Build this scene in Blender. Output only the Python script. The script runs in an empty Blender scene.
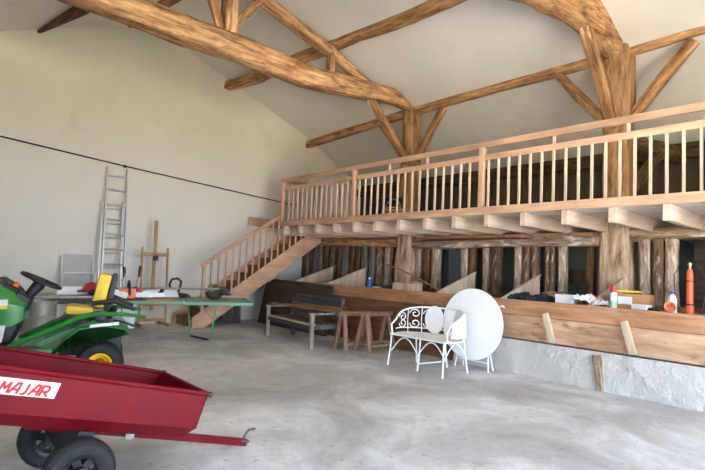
import bpy, bmesh, math, random
from mathutils import Vector, Matrix, noise
R = math.radians
PI = math.pi
sc = bpy.context.scene
C = sc.collection
rnd = random.Random(7)

# ------------------------------------------------------------------ materials
MATS = {}

def nt(name, rough=.6, metal=0., spec=.5):
    m = bpy.data.materials.new(name); m.use_nodes = True
    b = m.node_tree.nodes['Principled BSDF']
    b.inputs['Roughness'].default_value = rough
    b.inputs['Metallic'].default_value = metal
    b.inputs['Specular IOR Level'].default_value = spec
    return m, m.node_tree.nodes, m.node_tree.links, b

def rgba(c): return (c[0], c[1], c[2], 1)

def ramp(N, stops):
    r = N.new('ShaderNodeValToRGB'); e = r.color_ramp.elements
    while len(e) < len(stops): e.new(.5)
    for k, (p, c) in enumerate(stops):
        e[k].position = p; e[k].color = rgba(c)
    return r

def coords(N, L, scale=(1, 1, 1)):
    t = N.new('ShaderNodeTexCoord'); mp = N.new('ShaderNodeMapping')
    mp.inputs['Scale'].default_value = scale
    L.new(t.outputs['Object'], mp.inputs['Vector'])
    return mp.outputs['Vector']

def noisetex(N, L, vec, scale, detail=4, rough=.55, dist=0):
    n = N.new('ShaderNodeTexNoise')
    n.inputs['Scale'].default_value = scale; n.inputs['Detail'].default_value = detail
    n.inputs['Roughness'].default_value = rough; n.inputs['Distortion'].default_value = dist
    L.new(vec, n.inputs['Vector']); return n.outputs['Fac']

def bump(N, L, b, fac, strength, dist=.02):
    u = N.new('ShaderNodeBump'); u.inputs['Strength'].default_value = strength
    u.inputs['Distance'].default_value = dist
    L.new(fac, u.inputs['Height']); L.new(u.outputs['Normal'], b.inputs['Normal'])

def mixc(N, L, fac, a, b2, mode='MIX'):
    x = N.new('ShaderNodeMix'); x.data_type = 'RGBA'; x.blend_type = mode
    for s, v in ((0, fac), (6, a), (7, b2)):
        if isinstance(v, (int, float)): x.inputs[s].default_value = v
        elif isinstance(v, tuple): x.inputs[s].default_value = rgba(v)
        else: L.new(v, x.inputs[s])
    return x.outputs[2]

def plain(name, c, rough=.5, metal=0., var=.12, nscale=12, bmp=0., spec=.5):
    if name in MATS: return MATS[name]
    m, N, L, b = nt(name, rough, metal, spec)
    f = noisetex(N, L, coords(N, L), nscale, 4)
    r = ramp(N, [(.3, tuple(v*(1-var) for v in c)), (.7, tuple(min(1, v*(1+var)) for v in c))])
    L.new(f, r.inputs['Fac']); L.new(r.outputs['Color'], b.inputs['Base Color'])
    if bmp: bump(N, L, b, f, bmp, .01)
    MATS[name] = m; return m

def wood(name, dark, light, axis=2, scale=1., rough=.75, spot=None, bmp=.35, vary=.25, contrast=(.3, .7), knots=False):
    if name in MATS: return MATS[name]
    m, N, L, b = nt(name, rough, 0, .25)
    sv = [6*scale]*3; sv[axis] = .55*scale
    v = coords(N, L, tuple(sv))
    f = noisetex(N, L, v, 2.2, 7, .65, .7)
    r = ramp(N, [(contrast[0], dark), (contrast[1], light)])
    L.new(f, r.inputs['Fac']); col = r.outputs['Color']
    v2 = coords(N, L, tuple(3*scale if k != axis else .8*scale for k in range(3)))
    f2 = noisetex(N, L, v2, 1.7, 3)
    r2 = ramp(N, [(.35, (.68, .68, .68)), (.65, (1.12, 1.12, 1.12))])
    L.new(f2, r2.inputs['Fac'])
    col = mixc(N, L, .8, col, r2.outputs['Color'], 'MULTIPLY')
    if knots:
        vk = coords(N, L, tuple(5.5*scale if k != axis else 1.3*scale for k in range(3)))
        fk = noisetex(N, L, vk, 2.4, 9, .72, .3)
        rk = ramp(N, [(.34, (.22, .15, .11)), (.45, (.72, .66, .6)), (.54, (1.0, .98, .96)), (.64, (1.4, 1.4, 1.4))]); L.new(fk, rk.inputs['Fac'])
        col = mixc(N, L, .9, col, rk.outputs['Color'], 'MULTIPLY')
        vc = coords(N, L, tuple(16*scale if k != axis else .9*scale for k in range(3)))
        fc = noisetex(N, L, vc, 2., 6, .7, 1.2)
        rc = ramp(N, [(.38, (.35, .27, .22)), (.46, (1, 1, 1))]); L.new(fc, rc.inputs['Fac'])
        col = mixc(N, L, .85, col, rc.outputs['Color'], 'MULTIPLY')
        f = fk
    if spot:
        f3 = noisetex(N, L, v2, 4.5, 5, .6)
        r3 = ramp(N, [(.55, (0, 0, 0)), (.66, (1, 1, 1))]); L.new(f3, r3.inputs['Fac'])
        col = mixc(N, L, r3.outputs['Color'], col, spot)
    if vary:
        oi = N.new('ShaderNodeObjectInfo')
        mr = N.new('ShaderNodeMapRange')
        mr.inputs['To Min'].default_value = 1-vary; mr.inputs['To Max'].default_value = 1+vary*.6
        L.new(oi.outputs['Random'], mr.inputs['Value'])
        col = mixc(N, L, 1., col, mr.outputs['Result'], 'MULTIPLY')
    L.new(col, b.inputs['Base Color'])
    bump(N, L, b, f, bmp, .015)
    MATS[name] = m; return m

def plaster(name, base, stain, lowtone=None, bmp=.25, grit=9):
    m, N, L, b = nt(name, .9, 0, .2)
    v = coords(N, L)
    f = noisetex(N, L, v, .55, 5, .6, .4)
    r = ramp(N, [(.3, tuple(c*.9 for c in base)), (.6, base)]); L.new(f, r.inputs['Fac'])
    f2 = noisetex(N, L, v, 1.6, 6, .65)
    r2 = ramp(N, [(.60, (0, 0, 0)), (.74, (.55, .55, .55))]); L.new(f2, r2.inputs['Fac'])
    col = mixc(N, L, r2.outputs['Color'], r.outputs['Color'], stain)
    if lowtone:   # cool daylight painted into the lower wall colour, warm bounce light above, uneven edge
        sp = N.new('ShaderNodeSeparateXYZ'); L.new(v, sp.inputs[0])
        ad = N.new('ShaderNodeMath'); ad.operation = 'MULTIPLY_ADD'
        L.new(f2, ad.inputs[0]); ad.inputs[1].default_value = 1.6; L.new(sp.outputs['Z'], ad.inputs[2])
        r4 = ramp(N, [(.0, (1, 1, 1)), (1., (0, 0, 0))])
        mr = N.new('ShaderNodeMapRange'); mr.inputs['From Min'].default_value = 2.9; mr.inputs['From Max'].default_value = 5.0
        L.new(ad.outputs[0], mr.inputs['Value']); L.new(mr.outputs['Result'], r4.inputs['Fac'])
        col = mixc(N, L, r4.outputs['Color'], col, lowtone)
    L.new(col, b.inputs['Base Color'])
    f3 = noisetex(N, L, v, grit, 6, .6)
    bump(N, L, b, f3, bmp, .02)
    return m

def concrete():
    m, N, L, b = nt('floor_concrete', .55, 0, .45)
    v = coords(N, L)
    f = noisetex(N, L, v, .8, 6, .65, .6)
    r = ramp(N, [(.3, (.36, .35, .33)), (.48, (.52, .515, .505)), (.62, (.72, .72, .72))]); L.new(f, r.inputs['Fac'])
    f2 = noisetex(N, L, v, 3.2, 9, .74, .6)
    r2 = ramp(N, [(.33, (.74, .73, .72)), (.55, (1.06, 1.06, 1.06))]); L.new(f2, r2.inputs['Fac'])
    col = mixc(N, L, .8, r.outputs['Color'], r2.outputs['Color'], 'MULTIPLY')
    # brown earth stains and drag marks
    v3 = coords(N, L, (.5, 1.4, 1))
    f3 = noisetex(N, L, v3, 1.1, 7, .7, 1.2)
    r3 = ramp(N, [(.58, (0, 0, 0)), (.74, (.55, .55, .55))]); L.new(f3, r3.inputs['Fac'])
    col = mixc(N, L, r3.outputs['Color'], col, (.30, .24, .18))
    f6 = noisetex(N, L, v, 17, 4, .6)
    r6 = ramp(N, [(.30, (.45, .43, .40)), (.38, (1, 1, 1))]); L.new(f6, r6.inputs['Fac'])
    col = mixc(N, L, .8, col, r6.outputs['Color'], 'MULTIPLY')
    # fine cracks
    vo = N.new('ShaderNodeTexVoronoi'); vo.feature = 'DISTANCE_TO_EDGE'; vo.inputs['Scale'].default_value = .33
    nn = N.new('ShaderNodeTexNoise'); nn.inputs['Scale'].default_value = 1.8; nn.inputs['Detail'].default_value = 5
    L.new(v, nn.inputs['Vector'])
    L.new(mixc(N, L, .16, v, nn.outputs['Color']), vo.inputs['Vector'])
    r5 = ramp(N, [(.0, (.62, .6, .58)), (.006, (1, 1, 1))]); L.new(vo.outputs['Distance'], r5.inputs['Fac'])
    col = mixc(N, L, .25, col, r5.outputs['Color'], 'MULTIPLY')
    L.new(col, b.inputs['Base Color'])
    rr = ramp(N, [(.3, (.38, .38, .38)), (.7, (.7, .7, .7))]); L.new(f2, rr.inputs['Fac'])
    L.new(rr.outputs['Color'], b.inputs['Roughness'])
    bump(N, L, b, f2, .12, .01)
    return m

M_WALL = plaster('back_wall_plaster', (.74, .675, .53), (.60, .52, .40), (.76, .735, .69))
M_CEIL = plaster('ceiling_plaster', (.79, .745, .66), (.62, .57, .50), None, .12)
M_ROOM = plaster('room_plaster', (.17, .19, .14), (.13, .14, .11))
M_STONE = plaster('stone_base_plaster', (.53, .505, .47), (.33, .30, .26), None, 1.0, 26)
M_RUBBLE = plaster('bare_stone_wall', (.30, .27, .22), (.2, .18, .15), None, .8)
M_FLOOR = concrete()
M_TIMBER = wood('old_timber', (.38, .17, .065), (.78, .49, .25), 2, .7, .75, None, .8, .12, knots=True)
M_TIMBER_PALE = wood('old_timber_limewashed', (.30, .195, .115), (.66, .53, .40), 2, 1., .8, (.74, .68, .6), .7, .15, knots=True)
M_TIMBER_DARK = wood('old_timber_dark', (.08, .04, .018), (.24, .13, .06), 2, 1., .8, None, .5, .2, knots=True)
M_STUD = wood('wall_stud_wood', (.11, .06, .03), (.36, .235, .14), 2, 1.3, .8, (.50, .42, .34), .6, .35, knots=True)
M_GREYBOARD = wood('grey_board_wood', (.10, .085, .07), (.30, .265, .225), 2, 1.2, .85, None, .4, .3)
PINE_D, PINE_L = (.56, .33, .20), (.76, .49, .33)
M_PINE_Y = wood('pine_rail', PINE_D, PINE_L, 1, .9, .55, None, .08, .06)
M_PINE_X = wood('pine_tread', PINE_D, PINE_L, 0, .9, .55, None, .08, .06)
M_PINE_Z = wood('pine_post', PINE_D, PINE_L, 2, .9, .55, None, .08, .06)
M_BALUSTER = wood('pine_baluster', (.62, .47, .34), (.80, .65, .50), 2, .9, .5, None, .05, .05)
M_JOIST = wood('joist_wood', (.56, .42, .315), (.78, .64, .52), 0, .8, .7, None, .12, .07)
M_DECK = wood('deck_underside_boards', (.76, .72, .68), (.86, .84, .81), 1, .6, .8, None, .08, .04)
M_PALE = wood('pale_board', (.58, .45, .39), (.78, .66, .60), 2, .9, .7, (.42, .25, .17), .1, .1)
M_MANGER = wood('manger_board', (.36, .19, .10), (.66, .44, .28), 1, .9, .65, (.30, .16, .09), .3, .05)
M_MANGER_LIP = wood('manger_lip_board', (.30, .125, .06), (.56, .30, .16), 1, .9, .6, (.40, .25, .16), .3, .05)
M_PARTITION = wood('partition_board', (.48, .36, .25), (.74, .60, .45), 2, .9, .75, None, .15, .1)
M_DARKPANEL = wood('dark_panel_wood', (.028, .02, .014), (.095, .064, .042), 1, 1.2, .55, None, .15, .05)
M_TRESTLE = wood('trestle_wood', (.17, .09, .055), (.42, .26, .175), 2, 1.2, .8, None, .3, .15)
M_TRESTLE_X = wood('trestle_beam_wood', (.17, .09, .055), (.42, .26, .175), 0, 1.2, .8, None, .3, .15)
M_GREYWOOD = wood('weathered_grey_wood', (.20, .18, .155), (.44, .40, .35), 2, 1.2, .85, None, .3, .1)
M_GREYWOOD_Y = wood('weathered_grey_slat', (.05, .05, .048), (.15, .145, .135), 1, 1.2, .85, None, .3, .1)
M_SEATWOOD = wood('bench_seat_wood', (.40, .28, .18), (.68, .52, .36), 1, 1.2, .8, None, .2, .1)
M_STICK = wood('stick_bark', (.18, .09, .04), (.46, .27, .13), 1, 2, .85, None, .2, .3)
M_EASEL = wood('easel_wood', (.42, .22, .09), (.66, .40, .19), 2, 1., .55, None, .08, .05)
M_ALU = plain('aluminium', (.62, .63, .64), .38, .85, .08)
M_WHITEIRON = plain('white_painted_iron', (.86, .86, .85), .45, 0, .05, 40, .1)
M_WHITE = plain('white_painted', (.85, .86, .88), .5, 0, .03)
M_CLOTH = plain('white_cloth', (.86, .86, .86), .9, 0, .05, 30, .2)
M_RED = plain('cart_red_paint', (.145, .003, .007), .42, 0, .14, 5, 0, .16)
M_GREEN = plain('tractor_green_paint', (.018, .175, .028), .28, 0, .08, 4)
M_YELLOW = plain('tractor_yellow', (.80, .52, .015), .45, 0, .05)
M_BLACK = plain('black_plastic', (.018, .018, .02), .5, 0, .2)
M_RUBBER = plain('tyre_rubber', (.013, .0135, .015), .75, 0, .2, 30, .3)
M_STEEL = plain('grey_steel', (.33, .33, .33), .4, .6, .12)
M_GALV = plain('galvanised_steel', (.42, .42, .40), .5, .5, .2, 7)
M_TABLEGREEN = plain('table_green_edge', (.13, .36, .20), .5, 0, .08)
M_TABLETOP = plain('table_grey_green_top', (.25, .32, .27), .55, 0, .1)
M_TUBE_GREEN = plain('green_tube', (.10, .42, .14), .4, 0, .06)
M_ORANGE = plain('saw_orange', (.75, .13, .02), .4, 0, .08)
M_SAWRED = plain('engine_red', (.50, .02, .03), .4, 0, .1)
M_EXTRED = plain('sprayer_orange_red', (.80, .10, .03), .4, 0, .05)
M_BRASS = plain('brass', (.6, .5, .3), .35, .7, .1)
M_CARD = plain('cardboard', (.42, .22, .09), .85, 0, .1)
M_PAPER = plain('white_paper', (.82, .78, .79), .85, 0, .06)
M_GREYBOX = plain('grey_box_card', (.62, .62, .63), .8, 0, .05)
M_DARKCLOTH = plain('black_cloth', (.02, .021, .025), .95, 0, .3, 14, .4)
M_BROWNCLOTH = plain('brown_sacking', (.24, .15, .085), .95, 0, .25, 14, .4)
M_GREYFELT = wood('grey_felt', (.06, .055, .05), (.20, .19, .175), 2, 1.4, .9, None, .2, .15)
M_GREYTABLE = plain('grey_table_top', (.33, .33, .31), .6, 0, .15)
M_GREYFABRIC = plain('grey_canvas', (.50, .51, .51), .9, 0, .06)
M_LEAF = plain('plant_leaf_green', (.16, .23, .06), .6, 0, .3, 25)
M_POT = plain('dark_wicker_pot', (.07, .05, .035), .8, 0, .3, 30, .4)
M_BRICK = plain('terracotta_brick', (.46, .24, .14), .85, 0, .15)
M_BLUE = plain('blue_plastic', (.03, .10, .35), .4, 0, .1)
M_MINT = plain('mint_label', (.35, .62, .42), .5, 0, .1)
M_CAPRED = plain('red_plastic_cap', (.65, .03, .03), .4, 0, .05)
M_PINKORANGE = plain('salmon_plastic', (.75, .28, .17), .5, 0, .08)
M_HAMMERYELLOW = plain('yellow_handle', (.80, .55, .05), .45, 0, .06)
M_CABLE = plain('black_cable', (.03, .026, .02), .6, 0, .1)
M_SHADE = plain('brown_lampshade', (.10, .055, .03), .8, 0, .1)
M_BLUEGREY = plain('blue_grey_board', (.14, .155, .17), .7, 0, .1)
M_WICKER = plain('wicker_cane', (.40, .24, .10), .7, 0, .25, 30, .3)
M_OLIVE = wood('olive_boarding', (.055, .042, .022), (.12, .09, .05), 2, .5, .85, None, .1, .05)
M_DECALRED = plain('decal_red', (.48, .004, .01), .5, 0, .02)
M_DECALWHITE = plain('decal_white', (.70, .70, .72), .45, 0, .02)
M_GROUND = plain('yard_gravel', (.50, .45, .36), .95, 0, .12, 3)
M_GREY_PLASTIC = plain('dark_grey_plastic', (.06, .06, .065), .6, 0, .15)

def post_wood():
    # limewash survives on the lower part of the posts; above the gallery the wood is bare
    m, N, L, b = nt('main_post_wood', .78, 0, .25)
    v = coords(N, L, (4.5, 4.5, .45)); f = noisetex(N, L, v, 2.2, 8, .65, .7)
    ra = ramp(N, [(.3, (.30, .19, .11)), (.7, (.68, .53, .39))]); rb = ramp(N, [(.3, (.22, .10, .035)), (.7, (.60, .37, .18))])
    L.new(f, ra.inputs['Fac']); L.new(f, rb.inputs['Fac'])
    vk = coords(N, L, (5, 5, 1.2)); fk = noisetex(N, L, vk, 2.4, 9, .72, .3)
    rk = ramp(N, [(.34, (.3, .22, .17)), (.45, (.78, .73, .68)), (.54, (1., 1., 1.)), (.64, (1.3, 1.3, 1.3))]); L.new(fk, rk.inputs['Fac'])
    v1 = coords(N, L); sp = N.new('ShaderNodeSeparateXYZ'); L.new(v1, sp.inputs[0])
    n2 = noisetex(N, L, v1, 3, 4)
    ad = N.new('ShaderNodeMath'); ad.operation = 'MULTIPLY_ADD'; L.new(n2, ad.inputs[0]); ad.inputs[1].default_value = .5; L.new(sp.outputs['Z'], ad.inputs[2])
    mr = N.new('ShaderNodeMapRange'); mr.inputs['From Min'].default_value = 2.3; mr.inputs['From Max'].default_value = 2.6; L.new(ad.outputs[0], mr.inputs['Value'])
    L.new(mixc(N, L, .9, mixc(N, L, mr.outputs['Result'], ra.outputs['Color'], rb.outputs['Color']), rk.outputs['Color'], 'MULTIPLY'), b.inputs['Base Color'])
    bump(N, L, b, fk, .8, .02); return m
M_POST = post_wood()

# ------------------------------------------------------------------ mesh helper
class MB:
    def __init__(s): s.bm = bmesh.new()
    def xf(s, vs, rot, loc):
        m = Matrix.Translation(Vector(loc))
        if rot is not None: m = m @ (rot if isinstance(rot, Matrix) else rot.to_matrix().to_4x4())
        bmesh.ops.transform(s.bm, matrix=m, verts=vs)
    def box(s, c, d, rot=None, bev=0.):
        r = bmesh.ops.create_cube(s.bm, size=1.); vs = r['verts']
        bmesh.ops.scale(s.bm, vec=Vector(d), verts=vs)
        if bev:
            es = list({e for v in vs for e in v.link_edges})
            rb = bmesh.ops.bevel(s.bm, geom=es, offset=bev, segments=2, affect='EDGES', profile=.7)
            vs = list(set(rb['verts']) | {v for v in vs if v.is_valid})
        s.xf(vs, rot, c); return s
    def bar(s, p0, p1, w, h, up=(0, 0, 1), bev=0.):
        p0, p1 = Vector(p0), Vector(p1); d = p1-p0; z = d.normalized(); u = Vector(up)
        if abs(z.dot(u)) > .98: u = Vector((1, 0, 0))
        x = u.cross(z).normalized(); y = z.cross(x)
        m = Matrix((x, y, z)).transposed().to_4x4()
        return s.box((p0+p1)/2, (w, h, d.length), m, bev)
    def tube(s, pts, r, seg=8, caps=True, closed=False):
        pts = [Vector(p) for p in pts]; n = len(pts); rings = []
        rad = r if isinstance(r, (list, tuple)) else [r]*n
        prev = None
        for i, p in enumerate(pts):
            if closed: t = pts[(i+1) % n]-pts[i-1]
            else: t = pts[min(i+1, n-1)]-pts[max(i-1, 0)]
            t.normalize()
            if prev is None:
                a = Vector((0, 0, 1)) if abs(t.z) < .9 else Vector((1, 0, 0))
                x = a.cross(t).normalized()
            else:
                x = prev-t*prev.dot(t)
                x = x.normalized() if x.length > 1e-6 else Vector((1, 0, 0)).cross(t).normalized()
            prev = x; y = t.cross(x)
            rings.append([s.bm.verts.new(p+(x*math.cos(2*PI*k/seg)+y*math.sin(2*PI*k/seg))*rad[i]) for k in range(seg)])
        m = n if closed else n-1
        for i in range(m):
            a, b = rings[i], rings[(i+1) % n]
            for k in range(seg):
                s.bm.faces.new((a[k], a[(k+1) % seg], b[(k+1) % seg], b[k]))
        if caps and not closed:
            s.bm.faces.new(rings[0][::-1]); s.bm.faces.new(rings[-1])
        return s
    def lathe(s, prof, c=(0, 0, 0), seg=24, rot=None, cap=True):
        rings = []; vs = []
        for (r, z) in prof:
            ring = [s.bm.verts.new((max(r, 1e-4)*math.cos(2*PI*k/seg), max(r, 1e-4)*math.sin(2*PI*k/seg), z)) for k in range(seg)]
            rings.append(ring); vs += ring
        for a, b in zip(rings, rings[1:]):
            for k in range(seg): s.bm.faces.new((a[k], a[(k+1) % seg], b[(k+1) % seg], b[k]))
        if cap:
            s.bm.faces.new(rings[0][::-1]); s.bm.faces.new(rings[-1])
        s.xf(vs, rot, c); return s
    def prism(s, poly, d0, d1, ax='y'):
        """polygon of (a, b) extruded between d0 and d1 along ax"""
        def P(a, b, d): return {'y': (a, d, b), 'x': (d, a, b), 'z': (a, b, d)}[ax]
        v0 = [s.bm.verts.new(P(a, b, d0)) for a, b in poly]; v1 = [s.bm.verts.new(P(a, b, d1)) for a, b in poly]
        s.bm.faces.new(v0[::-1]); s.bm.faces.new(v1); n = len(poly)
        for k in range(n): s.bm.faces.new((v0[k], v0[(k+1) % n], v1[(k+1) % n], v1[k]))
        return s
    def hull(s, lo, hi):
        """two matching rings of 3D points joined into a closed solid"""
        a = [s.bm.verts.new(p) for p in lo]; b = [s.bm.verts.new(p) for p in hi]; n = len(a)
        s.bm.faces.new(a[::-1]); s.bm.faces.new(b)
        for k in range(n): s.bm.faces.new((a[k], a[(k+1) % n], b[(k+1) % n], b[k]))
        return s
    def ball(s, c, r, sub=2, scale=(1, 1, 1), rough=0., seed=0):
        q = bmesh.ops.create_icosphere(s.bm, subdivisions=sub, radius=1.)
        for v in q['verts']:
            n = v.co.normalized(); k = 1+rough*noise.noise(n*1.7+Vector((seed*3.1, seed, 0)))+rough*.4*noise.noise(n*4+Vector((seed, 0, seed)))
            v.co = Vector((n.x*scale[0], n.y*scale[1], n.z*scale[2]))*r*k+Vector(c)
        return s
    def build(s, name, mat, parent=None, smooth=True, ang=35, label=None, bevel=0.):
        bmesh.ops.recalc_face_normals(s.bm, faces=s.bm.faces)
        me = bpy.data.meshes.new(name); s.bm.to_mesh(me); s.bm.free()
        if smooth:
            for p in me.polygons: p.use_smooth = True
            me.set_sharp_from_angle(angle=R(ang))
        me.materials.append(mat)
        o = bpy.data.objects.new(name, me); C.objects.link(o)
        if parent is not None: o.parent = parent
        if label: o['label'] = label
        if bevel:
            b = o.modifiers.new('edge', 'BEVEL'); b.width = bevel; b.segments = 2; b.limit_method = 'ANGLE'
        return o

def tag(o, label, cat, group=None):
    o['label'] = label; o['category'] = cat; o['kind'] = 'thing'
    if group: o['group'] = group
    return o

def thing(name, label, cat, loc=(0, 0, 0), rotz=0., group=None):
    o = bpy.data.objects.new(name, None); C.objects.link(o)
    o.empty_display_size = .1
    o.location = loc; o.rotation_euler = (0, 0, rotz)
    return tag(o, label, cat, group)

def struct(o): o['kind'] = 'structure'; return o

def dup(o, loc, rotz=None, label=None, parent=None):
    r = o.copy(); C.objects.link(r)
    if loc is not None: r.location = loc
    if rotz is not None: r.rotation_euler = (0, 0, rotz)
    if label: r['label'] = label
    if parent is not None: r.parent = parent
    for ch in list(o.children):
        c = ch.copy(); C.objects.link(c); c.parent = r
        for g in ch.children:
            d = g.copy(); C.objects.link(d); d.parent = c
    return r

def log(name, pts, mat, label=None, cat='timber', group=None, boxy=4., seed=0, rough=.06, parent=None, step=.18, seg=16, up=(0, 0, 1)):
    """A hewn timber through pts = (x, y, z, half_width, half_height) in world space; local z runs along it."""
    P0, P1 = Vector(pts[0][:3]), Vector(pts[-1][:3])
    z = (P1-P0).normalized(); u = Vector(up)
    if abs(z.dot(u)) > .97: u = Vector((0, 1, 0))
    x = u.cross(z).normalized(); y = z.cross(x)
    M = Matrix((x, y, z)).transposed().to_4x4(); M.translation = P0
    Mi = M.inverted()
    loc = [(Mi @ Vector(p[:3]), p[3], p[4]) for p in pts]
    # resample
    fine = []
    for (a, wa, ha), (b, wb, hb) in zip(loc, loc[1:]):
        n = max(1, int((b-a).length/step))
        for k in range(n):
            t = k/n; fine.append((a.lerp(b, t), wa+(wb-wa)*t, ha+(hb-ha)*t))
    fine.append(loc[-1])
    bm = bmesh.new(); rings = []
    for (c, w, h) in fine:
        ring = []
        for k in range(seg):
            a = 2*PI*(k+.5)/seg; ca, sa = math.cos(a), math.sin(a)
            e = 2./boxy
            px = math.copysign(abs(ca)**e, ca); py = math.copysign(abs(sa)**e, sa)
            q = Vector((px*w, py*h, c.z))
            f = 1+rough*2.0*noise.noise(Vector((px*1.3+seed*7.3, py*1.3, c.z*1.1)))+rough*noise.noise(Vector((px*3, py*3+seed*3.7, c.z*3.5)))
            ring.append(bm.verts.new((c.x+q.x*f, c.y+q.y*f, c.z)))
        rings.append(ring)
    for a, b in zip(rings, rings[1:]):
        for k in range(seg): bm.faces.new((a[k], a[(k+1) % seg], b[(k+1) % seg], b[k]))
    bm.faces.new(rings[0][::-1]); bm.faces.new(rings[-1])
    bmesh.ops.recalc_face_normals(bm, faces=bm.faces)
    me = bpy.data.meshes.new(name); bm.to_mesh(me); bm.free()
    for p in me.polygons: p.use_smooth = True
    me.set_sharp_from_angle(angle=R(42))
    me.materials.append(mat)
    o = bpy.data.objects.new(name, me); C.objects.link(o); o.matrix_world = M
    if label: tag(o, label, cat, group)
    return o

def arc(c, r, a0, a1, n=12, plane='xz', ry=None):
    ry = ry or r; out = []
    for k in range(n+1):
        a = R(a0+(a1-a0)*k/n); u, v = r*math.cos(a), ry*math.sin(a)
        out.append({'xz': (c[0]+u, c[1], c[2]+v), 'yz': (c[0], c[1]+u, c[2]+v), 'xy': (c[0]+u, c[1]+v, c[2])}[plane])
    return out

# ------------------------------------------------------------------ setting
YW = 10.4            # gable wall
XL, XE = -1.5, 9.6   # long walls
YF = -2.6            # front gable
prof = [(XL, 3.96), (.94, 5.11), (2.1, 5.62), (2.7, 5.84), (3.3, 5.94), (3.9, 5.94), (4.4, 5.84), (4.97, 5.64), (5.4, 5.47), (7.66, 4.61), (8.54, 4.13), (XE, 3.62)]
m = MB(); m.box(((XL+XE)/2, (YF+YW)/2, -.1), (XE-XL+1.2, YW-YF+1.2, .2)); struct(m.build('floor', M_FLOOR, smooth=False))
# ceiling: a plastered vault with thickness
m = MB(); poly = prof+[(x, z+.18) for x, z in reversed(prof)]
m.prism(poly, YF-.3, YW+.3, 'y'); struct(m.build('ceiling', M_CEIL, ang=50))
gable = [(XL-.2, 0), (XE+.2, 0), (XE+.2, 3.7)]+[(x, z+.1) for x, z in reversed(prof)]+[(XL-.2, 4.06)]
m = MB(); m.prism(gable, YW, YW+.3, 'y'); struct(m.build('wall_back', M_WALL, smooth=False))
# front gable with a second open doorway
GX0, GX1, GZ = 1.4, 5.6, 3.2
m = MB()
m.prism([(XL-.2, 0), (GX0, 0), (GX0, GZ), (GX0, 5.35), (.94, 5.2), (XL-.2, 4.06)], YF-.3, YF, 'y')
m.prism([(GX1, 0), (XE+.2, 0), (XE+.2, 3.7), (8.54, 4.2), (7.66, 4.66), (GX1, 5.45)], YF-.3, YF, 'y')
m.prism([(GX0, GZ), (GX1, GZ), (GX1, 5.45), (4.4, 5.9), (3.9, 6.0), (3.0, 5.95), (2.1, 5.7), (GX0, 5.35)], YF-.3, YF, 'y'); struct(m.build('wall_front', M_RUBBLE, smooth=False))
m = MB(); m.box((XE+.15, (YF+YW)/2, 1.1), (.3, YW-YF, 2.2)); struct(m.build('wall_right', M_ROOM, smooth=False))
# left long wall with the big open barn door beside the camera
DY0, DY1, DZ = -2.2, .8, 2.8
m = MB()
m.box((XL-.15, (YF+DY0)/2, 2.0), (.3, DY0-YF, 4.0)); m.box((XL-.15, (YW+DY1)/2, 2.0), (.3, YW-DY1, 4.0))
m.box((XL-.15, (DY0+DY1)/2, (DZ+4.0)/2), (.3, DY1-DY0, 4.0-DZ)); struct(m.build('wall_left', M_RUBBLE, smooth=False))
m = MB(); m.box((0, 3, -.33), (90, 90, .2)); struct(m.build('ground', M_GROUND, smooth=False))

# ------------------------------------------------------------------ roof timbers
XP = 7.62
log('tie_beam', [(-1.2, 6.83, 4.62, .17, .19), (1.5, 6.83, 4.60, .18, .195), (2.5, 6.83, 4.57, .19, .185), (3.6, 6.83, 4.585, .19, .2), (4.8, 6.83, 4.53, .18, .19), (5.7, 6.83, 4.61, .17, .18), (6.4, 6.83, 4.70, .17, .17), (7.1, 6.83, 4.77, .15, .15), (7.72, 6.83, 4.68, .12, .10)],
    M_TIMBER, 'long thick rough log spanning the hall below the roof, nearest the ladder wall', 'beam', 'roof tie beams', 3.2, 1, .09)
log('tie_beam', [(3.0, 2.9, 4.45, .2, .2), (4.6, 2.9, 4.55, .2, .2), (5.4, 2.88, 4.76, .19, .21), (6.2, 2.86, 4.88, .19, .24), (6.9, 2.85, 4.90, .18, .27), (7.4, 2.85, 4.80, .17, .27), (7.85, 2.83, 4.66, .15, .2)],
    M_TIMBER, 'curved thick log end resting on the near big post, running out of the top edge', 'beam', 'roof tie beams', 3.2, 2, .08)
log('timber_post', [(XP, 2.8, 0, .21, .21), (XP, 2.8, 1.2, .2, .2), (XP, 2.8, 2.0, .19, .19), (XP, 2.8, 3.2, .18, .18), (XP, 2.82, 4.75, .19, .2)],
    M_POST, 'massive timber post nearest the camera, rising from the trough through the gallery to the roof', 'post', 'main timber posts', 5, 3, .06)
log('timber_post', [(XP, 6.82, 0, .21, .21), (XP, 6.82, 1.2, .2, .2), (XP, 6.82, 2.2, .18, .18), (XP, 6.83, 4.62, .145, .145)],
    M_POST, 'thick timber post under the end of the long log, farther along the gallery', 'post', 'main timber posts', 5, 4, .05)
log('purlin', [(XP, YW, 4.46, .09, .09), (XP, 8.5, 4.54, .09, .085), (XP, 6.8, 4.6, .09, .09), (XP, 5, 4.63, .09, .09), (XP, 2.8, 4.66, .1, .1), (XP, .5, 4.72, .1, .1), (XP, -1.5, 4.72, .1, .1)],
    M_TIMBER, 'long dark purlin running over both big posts from the back wall', 'beam', 'roof purlins', 3, 5, .12)
log('purlin', [(5.25, YW, 5.36, .10, .10), (5.35, 9.2, 5.3, .11, .12), (5.5, 7.6, 5.37, .1, .10), (5.6, 6.83, 5.38, .1, .1), (5.68, 5.2, 5.33, .1, .1), (5.75, 3.2, 5.32, .1, .1), (5.75, -1, 5.3, .1, .1)],
    M_TIMBER, 'brown purlin higher on the roof, crossing behind the long log above the ladder wall', 'beam', 'roof purlins', 3, 6, .12)
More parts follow.
